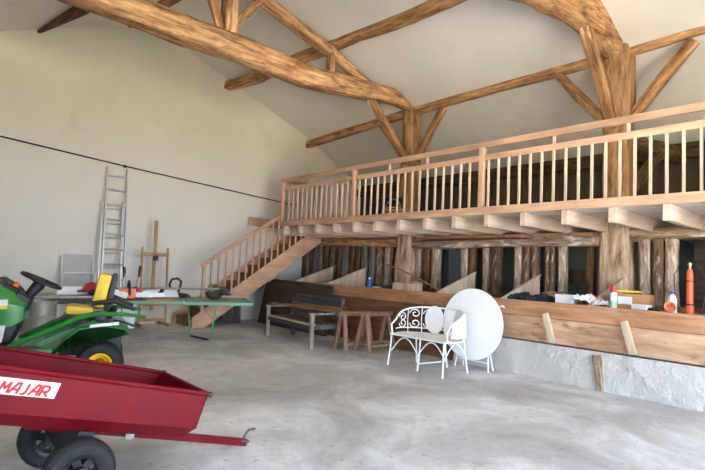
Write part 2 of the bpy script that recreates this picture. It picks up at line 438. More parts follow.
log('purlin', [(1.50, YW, 5.30, .03, .03), (1.66, 9.7, 5.31, .06, .06), (1.85, 8.9, 5.31, .085, .085), (2.15, 7.0, 5.32, .09, .09), (2.2, 3, 5.34, .09, .09)],
    M_TIMBER_DARK, 'dark pointed purlin end at the top left corner of the back wall', 'beam', 'roof purlins', 3, 7, .1)
log('rafter', [(3.6, 6.86, 5.7, .09, .08), (4.05, 6.86, 5.52, .1, .085), (5.36, 6.86, 5.16, .1, .085), (6.3, 6.86, 4.83, .1, .08), (6.75, 6.86, 4.70, .09, .06)],
    M_TIMBER, 'straight sloping rafter laid on the right half of the long log', 'beam', None, 5, 8, .05)
log('king_post', [(3.4, 6.83, 4.7, .11, .11), (3.39, 6.83, 5.2, .10, .10), (3.38, 6.83, 5.92, .11, .11)],
    M_TIMBER, 'short upright king post standing on the long log between two slanting braces', 'post', None, 5, 9, .05)
log('strut', [(3.26, 6.80, 4.76, .05, .06), (3.08, 6.80, 5.2, .06, .07), (2.85, 6.80, 5.72, .06, .07)], M_TIMBER, 'slanting brace leaning left from the foot of the king post', 'brace', None, 5, 10, .05)
log('strut', [(3.5, 6.86, 4.95, .05, .06), (3.78, 6.86, 5.32, .055, .065), (4.15, 6.86, 5.78, .055, .065)], M_TIMBER, 'slanting brace leaning right from the king post', 'brace', None, 5, 11, .05)
log('strut', [(2.0, 6.95, 4.45, .06, .06), (2.3, 6.95, 4.74, .06, .06), (3.0, 6.95, 5.45, .07, .07)], M_TIMBER_DARK, 'dark strut rising behind the long log toward the king post', 'brace', None, 4, 12, .06)
log('strut', [(5.4, 6.83, 4.66, .06, .07), (5.4, 6.83, 5.12, .06, .07)], M_TIMBER, 'small upright strut between the long log and the sloping rafter', 'brace', None, 5, 13, .04)
log('strut', [(6.38, 6.84, 4.60, .06, .07), (6.9, 6.84, 4.12, .065, .075), (7.52, 6.84, 3.50, .06, .07)], M_TIMBER, 'knee brace dropping from the long log to its post', 'brace', None, 5, 14, .05)
log('strut', [(XP, 6.02, 4.52, .06, .07), (XP, 6.3, 4.14, .06, .07), (XP, 6.68, 3.55, .06, .07)], M_TIMBER, 'brace from the farther big post up to the purlin, on the camera side', 'brace', None, 5, 15, .05)
log('strut', [(XP, 7.75, 4.52, .06, .07), (XP, 7.4, 4.14, .06, .07), (XP, 6.95, 3.55, .06, .07)], M_TIMBER, 'brace from the farther big post up to the purlin, on the ladder wall side', 'brace', None, 5, 16, .05)
log('strut', [(6.5, 2.84, 4.72, .07, .08), (6.95, 2.84, 4.2, .075, .08), (7.5, 2.84, 3.5, .07, .08)], M_TIMBER, 'knee brace dropping from the curved log to the front of the near post', 'brace', None, 5, 17, .05)
log('strut', [(XP, 3.72, 4.56, .06, .07), (XP, 3.4, 4.15, .065, .075), (XP, 2.95, 3.6, .06, .07)], M_TIMBER, 'brace going up from the near post toward the ladder wall side', 'brace', None, 5, 18, .05)
log('strut', [(XP, 1.86, 4.54, .06, .07), (XP, 2.2, 4.15, .065, .075), (XP, 2.65, 3.6, .06, .07)], M_TIMBER, 'brace going up from the near post toward the right edge of the picture', 'brace', None, 5, 19, .05)
# timbers seen through the gallery railing
log('gallery_beam', [(XP, 2.75, 3.32, .1, .1), (8.6, 2.6, 3.38, .11, .11), (XE, 2.5, 3.40, .11, .11)], M_TIMBER_DARK, 'dark beam from the near post to the gallery back wall', 'beam', None, 4, 20, .08)
log('strut', [(7.8, 2.68, 2.6, .06, .07), (8.2, 2.6, 3.0, .07, .08), (8.75, 2.55, 3.4, .07, .08)], M_TIMBER_DARK, 'dark curved brace behind the railing on the gallery', 'brace', None, 4, 21, .08)
log('wall_plate', [(XE-.1, YF, 3.45, .12, .12), (XE-.1, 3, 3.47, .12, .12), (XE-.1, YW, 3.45, .12, .12)], M_TIMBER_DARK, 'dark wall plate along the top of the gallery back wall', 'beam', None, 5, 22, .05)
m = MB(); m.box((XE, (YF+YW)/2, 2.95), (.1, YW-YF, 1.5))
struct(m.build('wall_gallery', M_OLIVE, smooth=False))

# ------------------------------------------------------------------ timber stud wall below the gallery
log('head_beam', [(XP-.02, YW, 1.90, .1, .10), (XP-.02, 8.8, 1.9, .1, .10), (XP-.02, 7.03, 1.87, .1, .09)], M_TIMBER, 'old brown head beam over the boarded bay beside the stairs', 'beam', 'head beams', 4, 23, .12)
log('head_beam', [(XP-.02, 6.62, 1.82, .1, .075), (XP-.02, 5.5, 1.83, .1, .08), (XP-.02, 4.2, 1.85, .1, .07), (XP-.02, 3.4, 1.87, .1, .08), (XP-.02, 3.0, 1.86, .1, .07)], M_TIMBER_PALE, 'whitewashed head beam over the openings between the two big posts', 'beam', 'head beams', 4, 24, .12)
log('head_beam', [(XP-.02, 2.6, 1.95, .1, .085), (XP-.02, 1.6, 1.97, .1, .085), (XP-.02, -1.5, 1.97, .1, .085)], M_TIMBER_PALE, 'rough pale head beam right of the near big post', 'beam', 'head beams', 4, 25, .15)
log('rail_beam', [(XP, 6.62, 1.96, .09, .035), (XP, 5.3, 1.965, .09, .035), (XP, 3.0, 1.96, .09, .045)], M_MANGER_LIP, 'thin red-brown timber between the joists and the whitewashed head beam', 'beam', None, 5, 26, .05)
studs = [
 (2.52, 2.38, 'p', 'first stud right of the near big post'), (2.35, 2.21, 's', 'second stud right of the near big post'), (2.20, 2.05, 'p', 'pale knotty stud beside the dark opening with the orange sprayer'),
 (3.24, 3.12, 'd', 'dark stud close against the left side of the near big post'), (3.68, 3.55, 'p', 'pale wavy stud just left of the lampshade'), (3.80, 3.73, 's', 'narrow stud, second to the left of the lampshade'), (3.87, 3.805, 's', 'narrow stud, third to the left of the lampshade'),
 (4.13, 4.0, 's', 'stud behind the tall edge of the right trough partition'), (4.28, 4.14, 's', 'middle one of the three studs right of the pale green opening'), (4.42, 4.29, 'p', 'stud along the right edge of the pale green opening'),
 (4.86, 4.69, 's', 'broad stud along the left edge of the pale green opening'), (5.04, 4.92, 'p', 'stud second to the left of the pale green opening'), (5.32, 5.21, 'd', 'dark stud just behind the middle trough partition'), (5.51, 5.36, 'p', 'pale stud right of the grey blue board'),
 (6.19, 6.0, 'p', 'pale stud left of the grey blue board'), (6.39, 6.24, 'd', 'dark stud second right of the farther big post'), (6.58, 6.47, 'p', 'pale stud touching the right side of the farther big post'),
 (7.46, 7.3, 'p', 'first stud left of the farther big post'), (7.71, 7.55, 's', 'second stud left of the farther big post'), (7.92, 7.77, 'g', 'third stud left of the farther big post'), (8.18, 8.0, 'g', 'fourth stud left of the farther big post'),
 (8.38, 8.23, 'd', 'fifth stud left of the farther big post'), (8.59, 8.43, 'd', 'sixth stud left of the farther big post'), (8.83, 8.63, 'g', 'grey seventh stud left of the farther big post'), (9.05, 8.87, 'd', 'eighth stud left of the farther big post'),
 (9.31, 9.09, 's', 'ninth stud left of the farther big post'), (9.55, 9.35, 'd', 'tenth stud left of the farther big post'), (9.76, 9.6, 'g', 'sixth board from the back wall in the boarded bay'), (9.95, 9.8, 'g', 'fifth board from the back wall in the boarded bay'), (10.08, 9.98, 'd', 'fourth board from the back wall in the boarded bay'),
 (10.19, 10.11, 'g', 'third board from the back wall in the boarded bay'), (10.28, 10.21, 'd', 'second board from the back wall in the boarded bay'), (10.38, 10.30, 'd', 'board of the boarded bay nearest the back wall')]
SM = {'p': M_TIMBER_PALE, 's': M_STUD, 'd': M_TIMBER_DARK, 'g': M_GREYBOARD}
for k, (a, b, kind, lab) in enumerate(studs):
    yc, hw = (a+b)/2, abs(a-b)/2
    j = (lambda: rnd.uniform(-.012, .012)) if kind in 'ps' else (lambda: 0)
    # gaps of the stable wall: the timbers stand on the sill behind the trough
    log('wall_stud', [(XP+.03, yc, .0, .07, hw), (XP+.03, yc+j(), .9, .07, hw*1.02), (XP+.03, yc+j(), 1.3, .07, hw*.92), (XP+.03, yc+j()*.6, 1.80 if yc > 2.7 else 1.9, .07, hw)],
        SM[kind], 'upright timber: '+lab if False else lab, 'stud', 'upright studs behind the trough', 5, 40+k, .10 if kind in 'ps' else .04, up=(0, 1, 0))
# dark backing boards behind the boarded bay
m = MB(); m.box((XP+.2, 8.75, .9), (.04, 3.28, 1.8)); tag(m.build('dark_backing', M_TIMBER_DARK, smooth=False), 'dark boarding behind the uprights beside the stairs', 'boarding')
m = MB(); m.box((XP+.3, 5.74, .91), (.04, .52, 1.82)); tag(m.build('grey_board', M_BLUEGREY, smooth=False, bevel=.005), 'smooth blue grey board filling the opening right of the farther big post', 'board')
m = MB(); m.box((8.4, .4, 1.05), (.04, 3.3, 2.1)); tag(m.build('dark_backing', M_DARKPANEL, smooth=False), 'added dark sheet imitating deep shade in the opening behind the orange red sprayer', 'boarding')  # added dark sheet standing in for the shade inside the opening
m = MB(); m.box((8.9, 7.1, .95), (.06, 1.4, 1.9)); tag(m.build('cupboard_panel', M_BLUEGREY, smooth=False, bevel=.005), 'dark grey panel deep in the opening left of the farther big post', 'board')
# lamp in the room behind
t = thing('floor_lamp', 'lamp with brown shade in the dim room behind the studs', 'lamp', (8.8, 3.88, 0))
m = MB(); m.lathe([(.13, 0), (.13, .02), (.02, .04), (.02, .05)]); m.build('lamp_base', M_BLACK, t)
m = MB(); m.tube([(0, 0, .04), (0, 0, 1.25)], .012); m.build('pole', M_BLACK, t)
m = MB(); m.lathe([(.22, 1.22), (.14, 1.46), (.13, 1.46), (.21, 1.22)], seg=28, cap=False); m.build('lamp_shade', M_SHADE, t)
m = MB()
for k in range(4): m.ball((8.1+.1*k, 4.45-.12*k, .62+.25*(k % 2)), .22, 2, (1, 1, 1.2), .3, k)
m.box((8.2, 4.3, .35), (.6, .6, .7)); tag(m.build('covered_heap', M_DARKCLOTH), 'black heap showing at the bottom of the pale green opening', 'heap')

# ------------------------------------------------------------------ gallery (mezzanine)
XF, YE, YB = 6.21, 9.33, -1.4
g = thing('gallery', 'raised wooden gallery floor carried on pale joists along the right side', 'gallery', (XF, YE, 0))
m = MB(); m.box((XE-XF)*0.5 and ((XE-XF)/2, (YB-YE)/2, 2.185), (XE-XF-.02, YE-YB, .03)); m.build('deck', M_DECK, g, smooth=False)
m = MB(); m.box(((XE-7.35)/2+7.35-XF, (YW-YE)/2-.01, 2.185), (XE-7.35-.02, YW-YE-.03, .03)); m.build('landing', M_DECK, g, smooth=False)
m = MB(); m.box((-.02, (YB-YE)/2, 2.195), (.04, YE-YB, .066)); m.build('fascia', M_PINE_Y, g, smooth=False, bevel=.004)
m = MB(); m.box(((XE-XF)/2, 0, 2.076), (XE-XF-.04, .08, .186)); jo = m.build('joist', M_JOIST, g, smooth=False, bevel=.005)
jo.location = (.0, -.06, 0)
k = 1
while -.06-.576*k > YB-YE:
    c = jo.copy(); C.objects.link(c); c.location = (0, -.06-.576*k, 0); k += 1

t = thing('gallery_railing', 'pale pine railing with double handrail along the gallery edge', 'railing', (XF, YE, 0))
L = YE-YB
m = MB(); m.box((.0, -L/2+.04, 3.19), (.06, L+.08, .088), bev=.008); m.build('top_rail', M_PINE_Y, t)
m = MB(); m.box((.0, -L/2, 3.0), (.045, L, .085), bev=.006); m.build('lower_rail', M_PINE_Y, t)
m = MB(); m.box((-.01, -L/2, 2.25), (.07, L+.06, .05), bev=.006); m.build('bottom_rail', M_PINE_Y, t)
nys = [9.33, 6.96, 4.16, 1.36]
m = MB(); m.box((.0, 0, 2.66), (.075, .08, 1.0), bev=.006); nw = m.build('newel_post', M_PINE_Z, t)
for y in nys[1:]:
    c = nw.copy(); C.objects.link(c); c.location = (0, y-YE, 0)
m = MB(); m.box((0, 0, 2.625), (.026, .028, .7)); ba = m.build('baluster', M_BALUSTER, t, smooth=False)
BY0 = 2.10-YE; BST = .1625; y = BY0+BST*int((-.1-BY0)/BST); ba.location = (0, y, 0); y -= BST
while y > YB-YE:
    if all(abs(y-(q-YE)) > .07 for q in nys):
        c = ba.copy(); C.objects.link(c); c.location = (0, y, 0)
    y -= BST
m = MB(); m.box((0, 0, 3.095), (.03, .035, .11)); sp = m.build('spacer_block', M_BALUSTER, t, smooth=False)
sp.location = (0, 6.05-YE, 0)
for y in (8.35, 5.2, 3.07, 2.17, .6):
    c = sp.copy(); C.objects.link(c); c.location = (0, y-YE, 0)
t = thing('landing_railing', 'short pine railing returning along the stair opening at the gallery corner', 'railing', (XF, YE, 0))
m = MB(); m.box((.62, 0, 3.19), (1.1, .06, .08), bev=.006); m.build('top_rail', M_PINE_X, t)
m = MB(); m.box((.62, 0, 2.25), (1.1, .05, .06), bev=.006); m.build('bottom_rail', M_PINE_X, t)
m = MB(); m.box((1.2, 0, 2.70), (.075, .075, 1.0), bev=.006); m.build('newel_post', M_PINE_Z, t)
m = MB(); m.box((0, 0, 2.71), (.03, .03, .9)); b0 = m.build('baluster', M_PINE_Z, t, smooth=False); b0.location = (.16, 0, 0)
for k in range(1, 7):
    c = b0.copy(); C.objects.link(c); c.location = (.16+.15*k, 0, 0)
# things on the gallery
words = ['first', 'second', 'third', 'fourth', 'fifth', 'sixth', 'seventh', 'eighth']
for k in range(8):
    y = 9.1-.21*k; hh = .80+rnd.uniform(-.03, .03)
    m = MB(); m.box((0, 0, hh/2), (.03, .19, hh))
    o = m.build('pale_board', M_PALE, smooth=False, bevel=.004); o.location = (6.50+.01*(k % 2), y, 2.2); o.rotation_euler = (R(rnd.uniform(-2, 2)), R(4), 0)
    tag(o, words[k]+' from the stair corner of the pale pinkish boards standing behind the railing', 'board', 'pale boards standing on the gallery')
m = MB(); m.box((0, 0, .2), (.5, .62, .4), bev=.06); m.box((.2, 0, .42), (.16, .6, .25), bev=.06)
o = m.build('armchair', M_DARKCLOTH); o.location = (7.0, 7.0, 2.2); tag(o, 'black bulky armchair standing on the gallery behind the railing', 'armchair')
m = MB()
for z, r in ((.03, .17), (.08, .2), (.14, .21), (.2, .2), (.25, .19)): m.tube(arc((0, 0, z), r, 0, 360-15, 23, 'xy'), .016, 6, closed=True)
for k in range(14):
    a = 2*PI*k/14; m.tube([(.17*math.cos(a), .17*math.sin(a), 0), (.21*math.cos(a), .21*math.sin(a), .14), (.19*math.cos(a), .19*math.sin(a), .26)], .009, 5)
m.tube(arc((0, 0, .24), .19, 0, 180, 14, 'yz'), .012, 6)
o = m.build('wicker_basket', M_WICKER); o.location = (6.75, 6.45, 2.2); tag(o, 'round cane basket on the gallery floor behind the railing', 'basket')

# ------------------------------------------------------------------ staircase
SX, SY0, SY1 = 4.33, 9.36, 10.28
RISE, RUN, NST = 2.2/12, .27, 12
t = thing('staircase', 'straight pine staircase rising to the gallery along the white back wall', 'staircase', (SX, SY0, 0))
W = SY1-SY0
def nose(x): return RISE+x*RISE/RUN
xe = 11*RUN+.05
for yy in (0, W-.04):
    poly = [(-.05, 0), (.22, 0), (xe+.02, nose(xe)-.36), (xe+.02, 2.0 if yy == 0 else 2.19), ((2.0-.05-RISE)*RUN/RISE if yy == 0 else xe-.1, 2.0 if yy == 0 else 2.19), (-.05, nose(-.05)+.05)]
    m = MB(); m.prism(poly, yy, yy+.045, 'y'); m.build('stringer', M_PINE_X, t, smooth=False, bevel=.004)
m = MB(); m.box((.125, W/2, RISE-.02), (.29, W-.09, .04)); tr = m.build('tread', wood('stair_tread_wood', (.20, .10, .055), (.36, .20, .11), 1, 1, .6, None, .1, .05), t, smooth=False)
m = MB(); m.box((.015, W/2, RISE/2-.02), (.02, W-.09, RISE-.04)); ri = m.build('riser', wood('stair_riser_wood', (.16, .08, .045), (.30, .165, .09), 1, 1, .6, None, .1, .05), t, smooth=False)
for k in range(1, 11):
    c = tr.copy(); C.objects.link(c); c.location = (RUN*k, 0, RISE*k)
    c = ri.copy(); C.objects.link(c); c.location = (RUN*k, 0, RISE*k)
c = ri.copy(); C.objects.link(c); c.location = (RUN*11, 0, RISE*11)
def hand(x): return 1.26+(x-.14)*(2.40-1.26)/(6.2-SX-.14)
m = MB(); m.box((.14, .02, .72), (.06, .06, 1.06), bev=.005); m.build('newel_post', M_PINE_Z, t)
a, b2 = Vector((.08, .02, hand(.08))), Vector((6.19-SX, .02, hand(6.19-SX)))
m = MB(); m.bar(a, b2, .055, .075, bev=.006); m.build('handrail', M_PINE_X, t)
x = .14+.155
while x < 2.9:
    top = min(hand(x)-.03, 2.0 if x > 6.19-SX else 9)
    lo = nose(x)-.1
    if top-lo > .12:
        m = MB(); m.box((x, .02, (top+lo)/2), (.03, .03, top-lo)); m.build('baluster', M_PINE_Z, t, smooth=False)
    x += .155
m = MB(); m.box((2.2, W-.02, 2.29), (1.2, .035, .2)); m.build('wall_board', M_PINE_X, t, smooth=False, bevel=.004)
m = MB(); m.box((.06, .1, .07), (.2, .16, .14)); m.build('foot_block', M_PINE_Z, t, smooth=False, bevel=.004)

# ------------------------------------------------------------------ feeding trough on its stone base
m = MB()
n = 220
lo, hi = [], []
bm = m.bm
ys = [-1.6+(4.55+1.6)*k/n for k in range(n+1)]
def wob(y, z): return .022*noise.noise(Vector((y*1.7, z*2, 3)))+.014*noise.noise(Vector((y*6, z*6, 1)))+.010*noise.noise(Vector((y*15, z*15, 7)))
zs = [.445*k/16 for k in range(17)]
grid = [[bm.verts.new((6.20-.02*(1-z/.45)+wob(y, z), y, z)) for z in zs] for y in ys]
back = [[bm.verts.new((6.75, y, z)) for z in (0, .445)] for y in ys]
for k in range(n):
    for j in range(len(zs)-1): bm.faces.new((grid[k][j], grid[k+1][j], grid[k+1][j+1], grid[k][j+1]))
    bm.faces.new((grid[k][-1], grid[k+1][-1], back[k+1][1], back[k][1])); bm.faces.new((back[k][0], back[k][1], back[k+1][1], back[k+1][0])); bm.faces.new((grid[k][0], back[k][0], back[k+1][0], grid[k+1][0]))
bm.faces.new([v for v in grid[0]]+[back[0][1], back[0][0]]); bm.faces.new([v for v in grid[-1]]+[back[-1][1], back[-1][0]])
tag(m.build('stone_base', M_STONE, ang=60), 'whitewashed rough stone base under the wooden trough', 'plinth')
log('base_post', [(6.175, 2.44, 0, .03, .045), (6.17, 2.46, .15, .03, .05), (6.175, 2.48, .3, .03, .058), (6.175, 2.50, .405, .03, .055)], M_TIMBER_PALE,
    'short old timber stub set into the stone base', 'post', None, 4, 77, .16, up=(0, 1, 0), step=.06)

t = thing('feeding_trough', 'long brown wooden feeding trough with slanting partitions under the gallery', 'trough', (6.21, 9.3, 0))
def y_(v): return v-9.3
m = MB(); m.box((.005, (y_(9.3)+y_(-1.6))/2, .88), (.065, 10.9, .20), bev=.012); m.build('lip_board', M_MANGER_LIP, t)
m = MB(); m.box((.012, (y_(4.5)+y_(-1.6))/2, .62), (.05, 6.1, .31), bev=.008); m.build('front_board', M_MANGER, t)
m = MB(); m.box((.012, (y_(9.3)+y_(4.5))/2, .39), (.05, 4.8, .775), bev=.008); m.build('front_board', wood('dark_manger_board', (.10, .042, .02), (.24, .115, .055), 1, .9, .65, None, .3, .05), t, label='dark board reaching down to the floor')
m = MB(); m.box((.62, (y_(9.3)+y_(-1.6))/2, .92), (1.18, 10.85, .03)); m.build('trough_floor', M_MANGER_LIP, t, smooth=False)
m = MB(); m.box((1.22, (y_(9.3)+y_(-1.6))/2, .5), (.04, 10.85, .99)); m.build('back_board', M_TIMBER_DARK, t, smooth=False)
for (yt, zt, yb, zb) in ((3.13, .84, 3.03, .48), (2.19, .84, 2.09, .48), (.9, .84, .85, .48)):
    m = MB(); m.bar((-.045, y_(yt), zt), (-.045, y_(yb), zb), .05, .075, up=(0, 1, 0), bev=.008); m.build('batten', M_PARTITION, t)
for yy in (8.73, 7.66, 4.95, 3.79, 2.6, .6):
    m = MB(); x0, x1 = .06, 1.05
    for k in range(4):
        xa, xb = x0+(x1-x0)*k/4, x0+(x1-x0)*(k+1)/4-.006
        f = lambda x: .985+(x-x0)*(1.31-.985)/(x1-x0)
        m.prism([(xa, .935), (xb, .935), (xb, f(xb)), (xa, f(xa)+.002)], y_(yy)-.012, y_(yy)+.012, 'y')
    pt = m.build('partition', M_PARTITION, t, smooth=False)
    m = MB(); m.bar((x0-.05, y_(yy), .975), (x1+.02, y_(yy), 1.33), .04, .02); m.build('cap_strip', M_PARTITION, pt, smooth=False)

# ------------------------------------------------------------------ things on the trough
ZT = .985   # lip height
ZF = .936   # trough floor
m = MB()
for k in range(9): m.ball((rnd.uniform(-.1, .1), -.26+.065*k, .05+.02*math.sin(k*1.3)), .085, 2, (1.1, 1.2, .8), .35, k)
o = m.build('black_cloth', M_DARKCLOTH); o.location = (6.46, 3.52, ZF); tag(o, 'crumpled black cloth lying on the trough by the right partition', 'cloth')
m = MB()
for k in range(5): m.ball((rnd.uniform(-.05, .05), -.14+.07*k, .07), .10, 2, (1.1, 1.1, 1), .35, k+20)
o = m.build('brown_sack', M_BROWNCLOTH); o.location = (6.68, 3.22, ZF); tag(o, 'brown crumpled sack lying behind the grey box', 'sack')
m = MB(); m.box((0, 0, .075), (.2, .23, .15), bev=.004); o = m.build('grey_box', M_GREYBOX); o.location = (6.44, 2.98, ZF); o.rotation_euler = (0, 0, R(8)); tag(o, 'small plain grey box on the trough beside crumpled white paper', 'box')
m = MB()
bm = m.bm; gv = []
for i in range(13):
    row = []
    for j in range(9):
        x, yq = -.16+.32*j/8, -.22+.44*i/12
        z = .05+.07*abs(noise.noise(Vector((x*9, yq*8, 2))))*1.8+.05*noise.noise(Vector((x*20, yq*20, 5)))+.07*max(0, 1-abs(yq-.1)*5)
        row.append(bm.verts.new((x+.03*noise.noise(Vector((x*15, yq*15, 9))), yq, max(.004, z))))
    gv.append(row)
for i in range(12):
    for j in range(8): bm.faces.new((gv[i][j], gv[i+1][j], gv[i+1][j+1], gv[i][j+1]))
o = m.build('crumpled_paper', M_PAPER, ang=20); sd = o.modifiers.new('thick', 'SOLIDIFY'); sd.thickness = .004
o.location = (6.47, 2.66, ZF); tag(o, 'crumpled white paper sheet lying between the grey box and the spray can', 'paper')
t = thing('spray_can', 'white spray can with a red cap on the trough', 'can', (6.42, 2.40, ZF))
m = MB(); m.lathe([(.036, 0), (.038, .01), (.038, .2), (.03, .215), (.03, .218)]); m.build('body', M_WHITE, t)
m = MB(); m.lathe([(.0385, .05), (.0388, .05), (.0388, .12), (.0385, .12)], cap=False); m.build('label_band', M_MINT, t)
m = MB(); m.lathe([(.034, .218), (.035, .285), (.03, .292)]); m.build('cap', M_CAPRED, t)
t = thing('cardboard_box', 'brown cardboard box on the trough with a yellow hammer on top', 'box', (6.56, 2.21, ZF))
m = MB(); m.box((0, 0, .105), (.22, .36, .21), bev=.003); m.build('carton', M_CARD, t)
m = MB(); m.box((-.1115, .07, .13), (.002, .16, .09)); m.build('sticker', M_DECALWHITE, t, smooth=False)
t = thing('hammer', 'yellow-handled hammer lying on top of the cardboard box', 'hammer', (6.50, 2.22, ZF+.215))
m = MB(); m.tube([(-.02, .22, .022), (0, -.14, .022)], [.016, .013], 8); m.build('handle', M_HAMMERYELLOW, t)
m = MB(); m.tube([(-.07, -.15, .025), (.02, -.15, .025), (.07, -.16, .02)], [.02, .016, .008], 8); m.build('head', M_STEEL, t)
m = MB(); m.box((0, 0, .05), (.12, .17, .10), bev=.004); o = m.build('white_box', M_DECALWHITE); o.location = (6.36, 2.07, ZF); o.rotation_euler = (0, 0, R(-12)); tag(o, 'small white box at the front of the cardboard box', 'box')
m = MB(); m.ball((0, 0, .035), .06, 2, (1, 1.3, .6), .3, 3); o = m.build('black_rag', M_DARKCLOTH); o.location = (6.36, 1.955, ZF); tag(o, 'small black rag on the trough next to the salmon cup', 'rag')
m = MB(); m.lathe([(.05, 0), (.058, .12), (.052, .12), (.045, .006), (.0, .006)], cap=False); o = m.build('plastic_cup', M_PINKORANGE)
o.location = (6.36, 1.79, ZF+.06); o.rotation_euler = (R(0), R(-68), R(20)); tag(o, 'salmon plastic cup tipped over in front of the spray bottle', 'cup')
t = thing('bottle', 'pale bottle with green label and dark cap behind the salmon cup', 'bottle', (6.50, 1.80, ZF))
m = MB(); m.lathe([(.043, 0), (.045, .01), (.045, .17), (.03, .22), (.018, .235)]); m.build('body', M_WHITE, t)
m = MB(); m.lathe([(.0455, .04), (.046, .04), (.046, .15), (.0455, .15)], cap=False); m.build('label_band', M_MINT, t)
m = MB(); m.lathe([(.02, .235), (.02, .268), (.016, .27)]); m.build('cap', M_BLUE, t)
t = thing('garden_sprayer', 'slim orange red cylinder with brass top and thin black hose loop', 'sprayer', (6.60, 1.655, ZF))
m = MB(); m.lathe([(.040, 0), (.040, .12), (.034, .125), (.034, .13), (.033, .47), (.025, .52), (.014, .53)]); m.build('cylinder', M_EXTRED, t)
m = MB(); m.lathe([(.0405, .12), (.0405, .14)], cap=False); m.lathe([(.0335, .385), (.0342, .385), (.0342, .40), (.0335, .40)], cap=False); m.build('band', M_BLACK, t)
m = MB(); m.lathe([(.012, .525), (.012, .56), (.022, .565), (.022, .59), (.01, .60)]); m.build('brass_valve', M_BRASS, t)
m = MB(); pts = [(0, .02+.0, .575), (-.02, .10, .56), (-.02, .145, .46), (-.01, .15, .3), (0, .14, .12), (0, .12, .01)]
m.tube(pts, .006, 6); pts = [(0, -.02, .575), (0, -.09, .55), (0, -.145, .44), (0, -.15, .28), (0, -.12, .10), (0, -.09, .01)]; m.tube(pts, .006, 6); m.build('hose', M_BLACK, t)
# at the far end of the trough
t = thing('wooden_crate', 'small open wooden crate holding bricks near the farther big post', 'crate', (6.46, 5.76, ZF))
m = MB()
for s in (-1, 1): m.box((0, s*.22, .075), (.24, .02, .15)); m.box((s*.12, 0, .075), (.02, .46, .15))
m.box((0, 0, .012), (.24, .44, .02)); m.build('box_sides', M_PARTITION, t, smooth=False, bevel=.003)
for k in range(3):
    m = MB(); m.box((0, 0, .03), (.1, .2, .06), bev=.006); o = m.build('brick', M_BRICK); o.location = (6.45+.03*k, 5.86-.13*k, ZF+.10+.012*k); o.rotation_euler = (R(8), R(6*k-6), R(30+25*k))
    tag(o, ['terracotta brick at the far end of the wooden crate', 'terracotta brick in the middle of the wooden crate', 'terracotta brick at the near end of the wooden crate'][k], 'brick', 'bricks in the crate')
t = thing('bottle', 'small dark blue bottle with white cap at the far end of the trough', 'bottle', (6.42, 6.66, ZF))
m = MB(); m.lathe([(.045, 0), (.05, .02), (.05, .13), (.02, .17), (.018, .18)]); m.build('body', M_BLUE, t)
m = MB(); m.lathe([(.02, .18), (.02, .215), (.014, .22)]); m.build('cap', M_WHITE, t)
m = MB(); m.box((0, 0, .03), (.09, .14, .06), bev=.006); o = m.build('white_tin', M_DECALWHITE); o.location = (6.4, 6.42, ZF); tag(o, 'low white tin between the blue bottle and the crate', 'tin')
m = MB(); m.ball((0, 0, .04), .08, 2, (1, 1.6, .6), .3, 5); o = m.build('black_rag', M_DARKCLOTH); o.location = (6.42, 6.18, ZF); tag(o, 'small black rag on the trough by the wooden crate', 'rag')
m = MB()
for k in range(7): m.ball((rnd.uniform(-.1, .1), -.2+.065*k, .03), .05, 1, (1, 1.2, .7), .3, k+50)
o = m.build('grey_scraps', M_GREYFELT); o.location = (6.45, 4.32, ZF); tag(o, 'low grey scraps heaped on the trough behind the round white tabletop', 'scraps')
m = MB(); m.tube([(6.62, 6.42, 1.40), (6.55, 5.75, 1.24), (6.45, 5.03, 1.0)], .014, 6); o = m.build('thin_pole', M_STICK); tag(o, 'thin wooden pole leaning across the crate down to the trough', 'pole')

# ------------------------------------------------------------------ dark panels leaning on the trough end
m = MB(); m.prism([(9.78, 0), (9.70, .88), (9.36, 1.0), (7.35, .95), (7.35, 0)], -.02, .02, 'x'); o = m.build('dark_board', M_DARKPANEL, smooth=False, bevel=.004)
o.location = (6.02, 0, 0); o.rotation_euler = (0, R(7), 0); tag(o, 'large dark brown panel with a clipped corner leaning against the trough end', 'panel')
m = MB(); m.box((0, 0, .43), (.02, 1.15, .62), bev=.003); o = m.build('brown_board', wood('brown_panel_wood', (.09, .055, .03), (.20, .125, .07), 1, 1, .6, None, .1, .05)); o.location = (5.955, 7.95, 0.0); o.rotation_euler = (0, R(7), 0)
o.location.z = -.09
tag(o, 'smaller lighter brown board resting against the large dark panel', 'panel')

# ------------------------------------------------------------------ rolls and boot under the stairs
for k, (x, yq, r, hh, lab) in enumerate(((5.21, 9.88, .075, .56, 'grey upright roll under the stairs, left of three'), (5.37, 9.90, .085, .62, 'grey upright roll under the stairs, middle of three'), (5.54, 9.92, .095, .55, 'grey upright roll under the stairs, right of three'))):
    m = MB(); pr = []
    for j in range(9):
        z = hh*j/8; pr.append((r*(1.1-.25*j/8)*(1+.04*math.sin(j*2.1+k)), z))
    m.lathe(pr, seg=14); o = m.build('felt_roll', M_GREYFELT); o.location = (x, yq, 0); tag(o, lab, 'roll', 'grey rolls under the stairs')
m = MB(); m.tube([(0, 0, .02), (0, 0, .16), (.0, 0, .36), (-.01, 0, .40)], [.055, .055, .06, .062], 12); m.tube([(-.03, 0, .05), (.06, 0, .05), (.15, -.01, .042), (.2, -.01, .035)], [.05, .05, .045, .03], 12)
m.box((.08, 0, .012), (.28, .1, .024), bev=.008)
o = m.build('rubber_boot', M_GREY_PLASTIC); o.location = (4.93, 9.85, 0); tag(o, 'dark rubber boot standing under the stairs beside the grey rolls', 'boot')

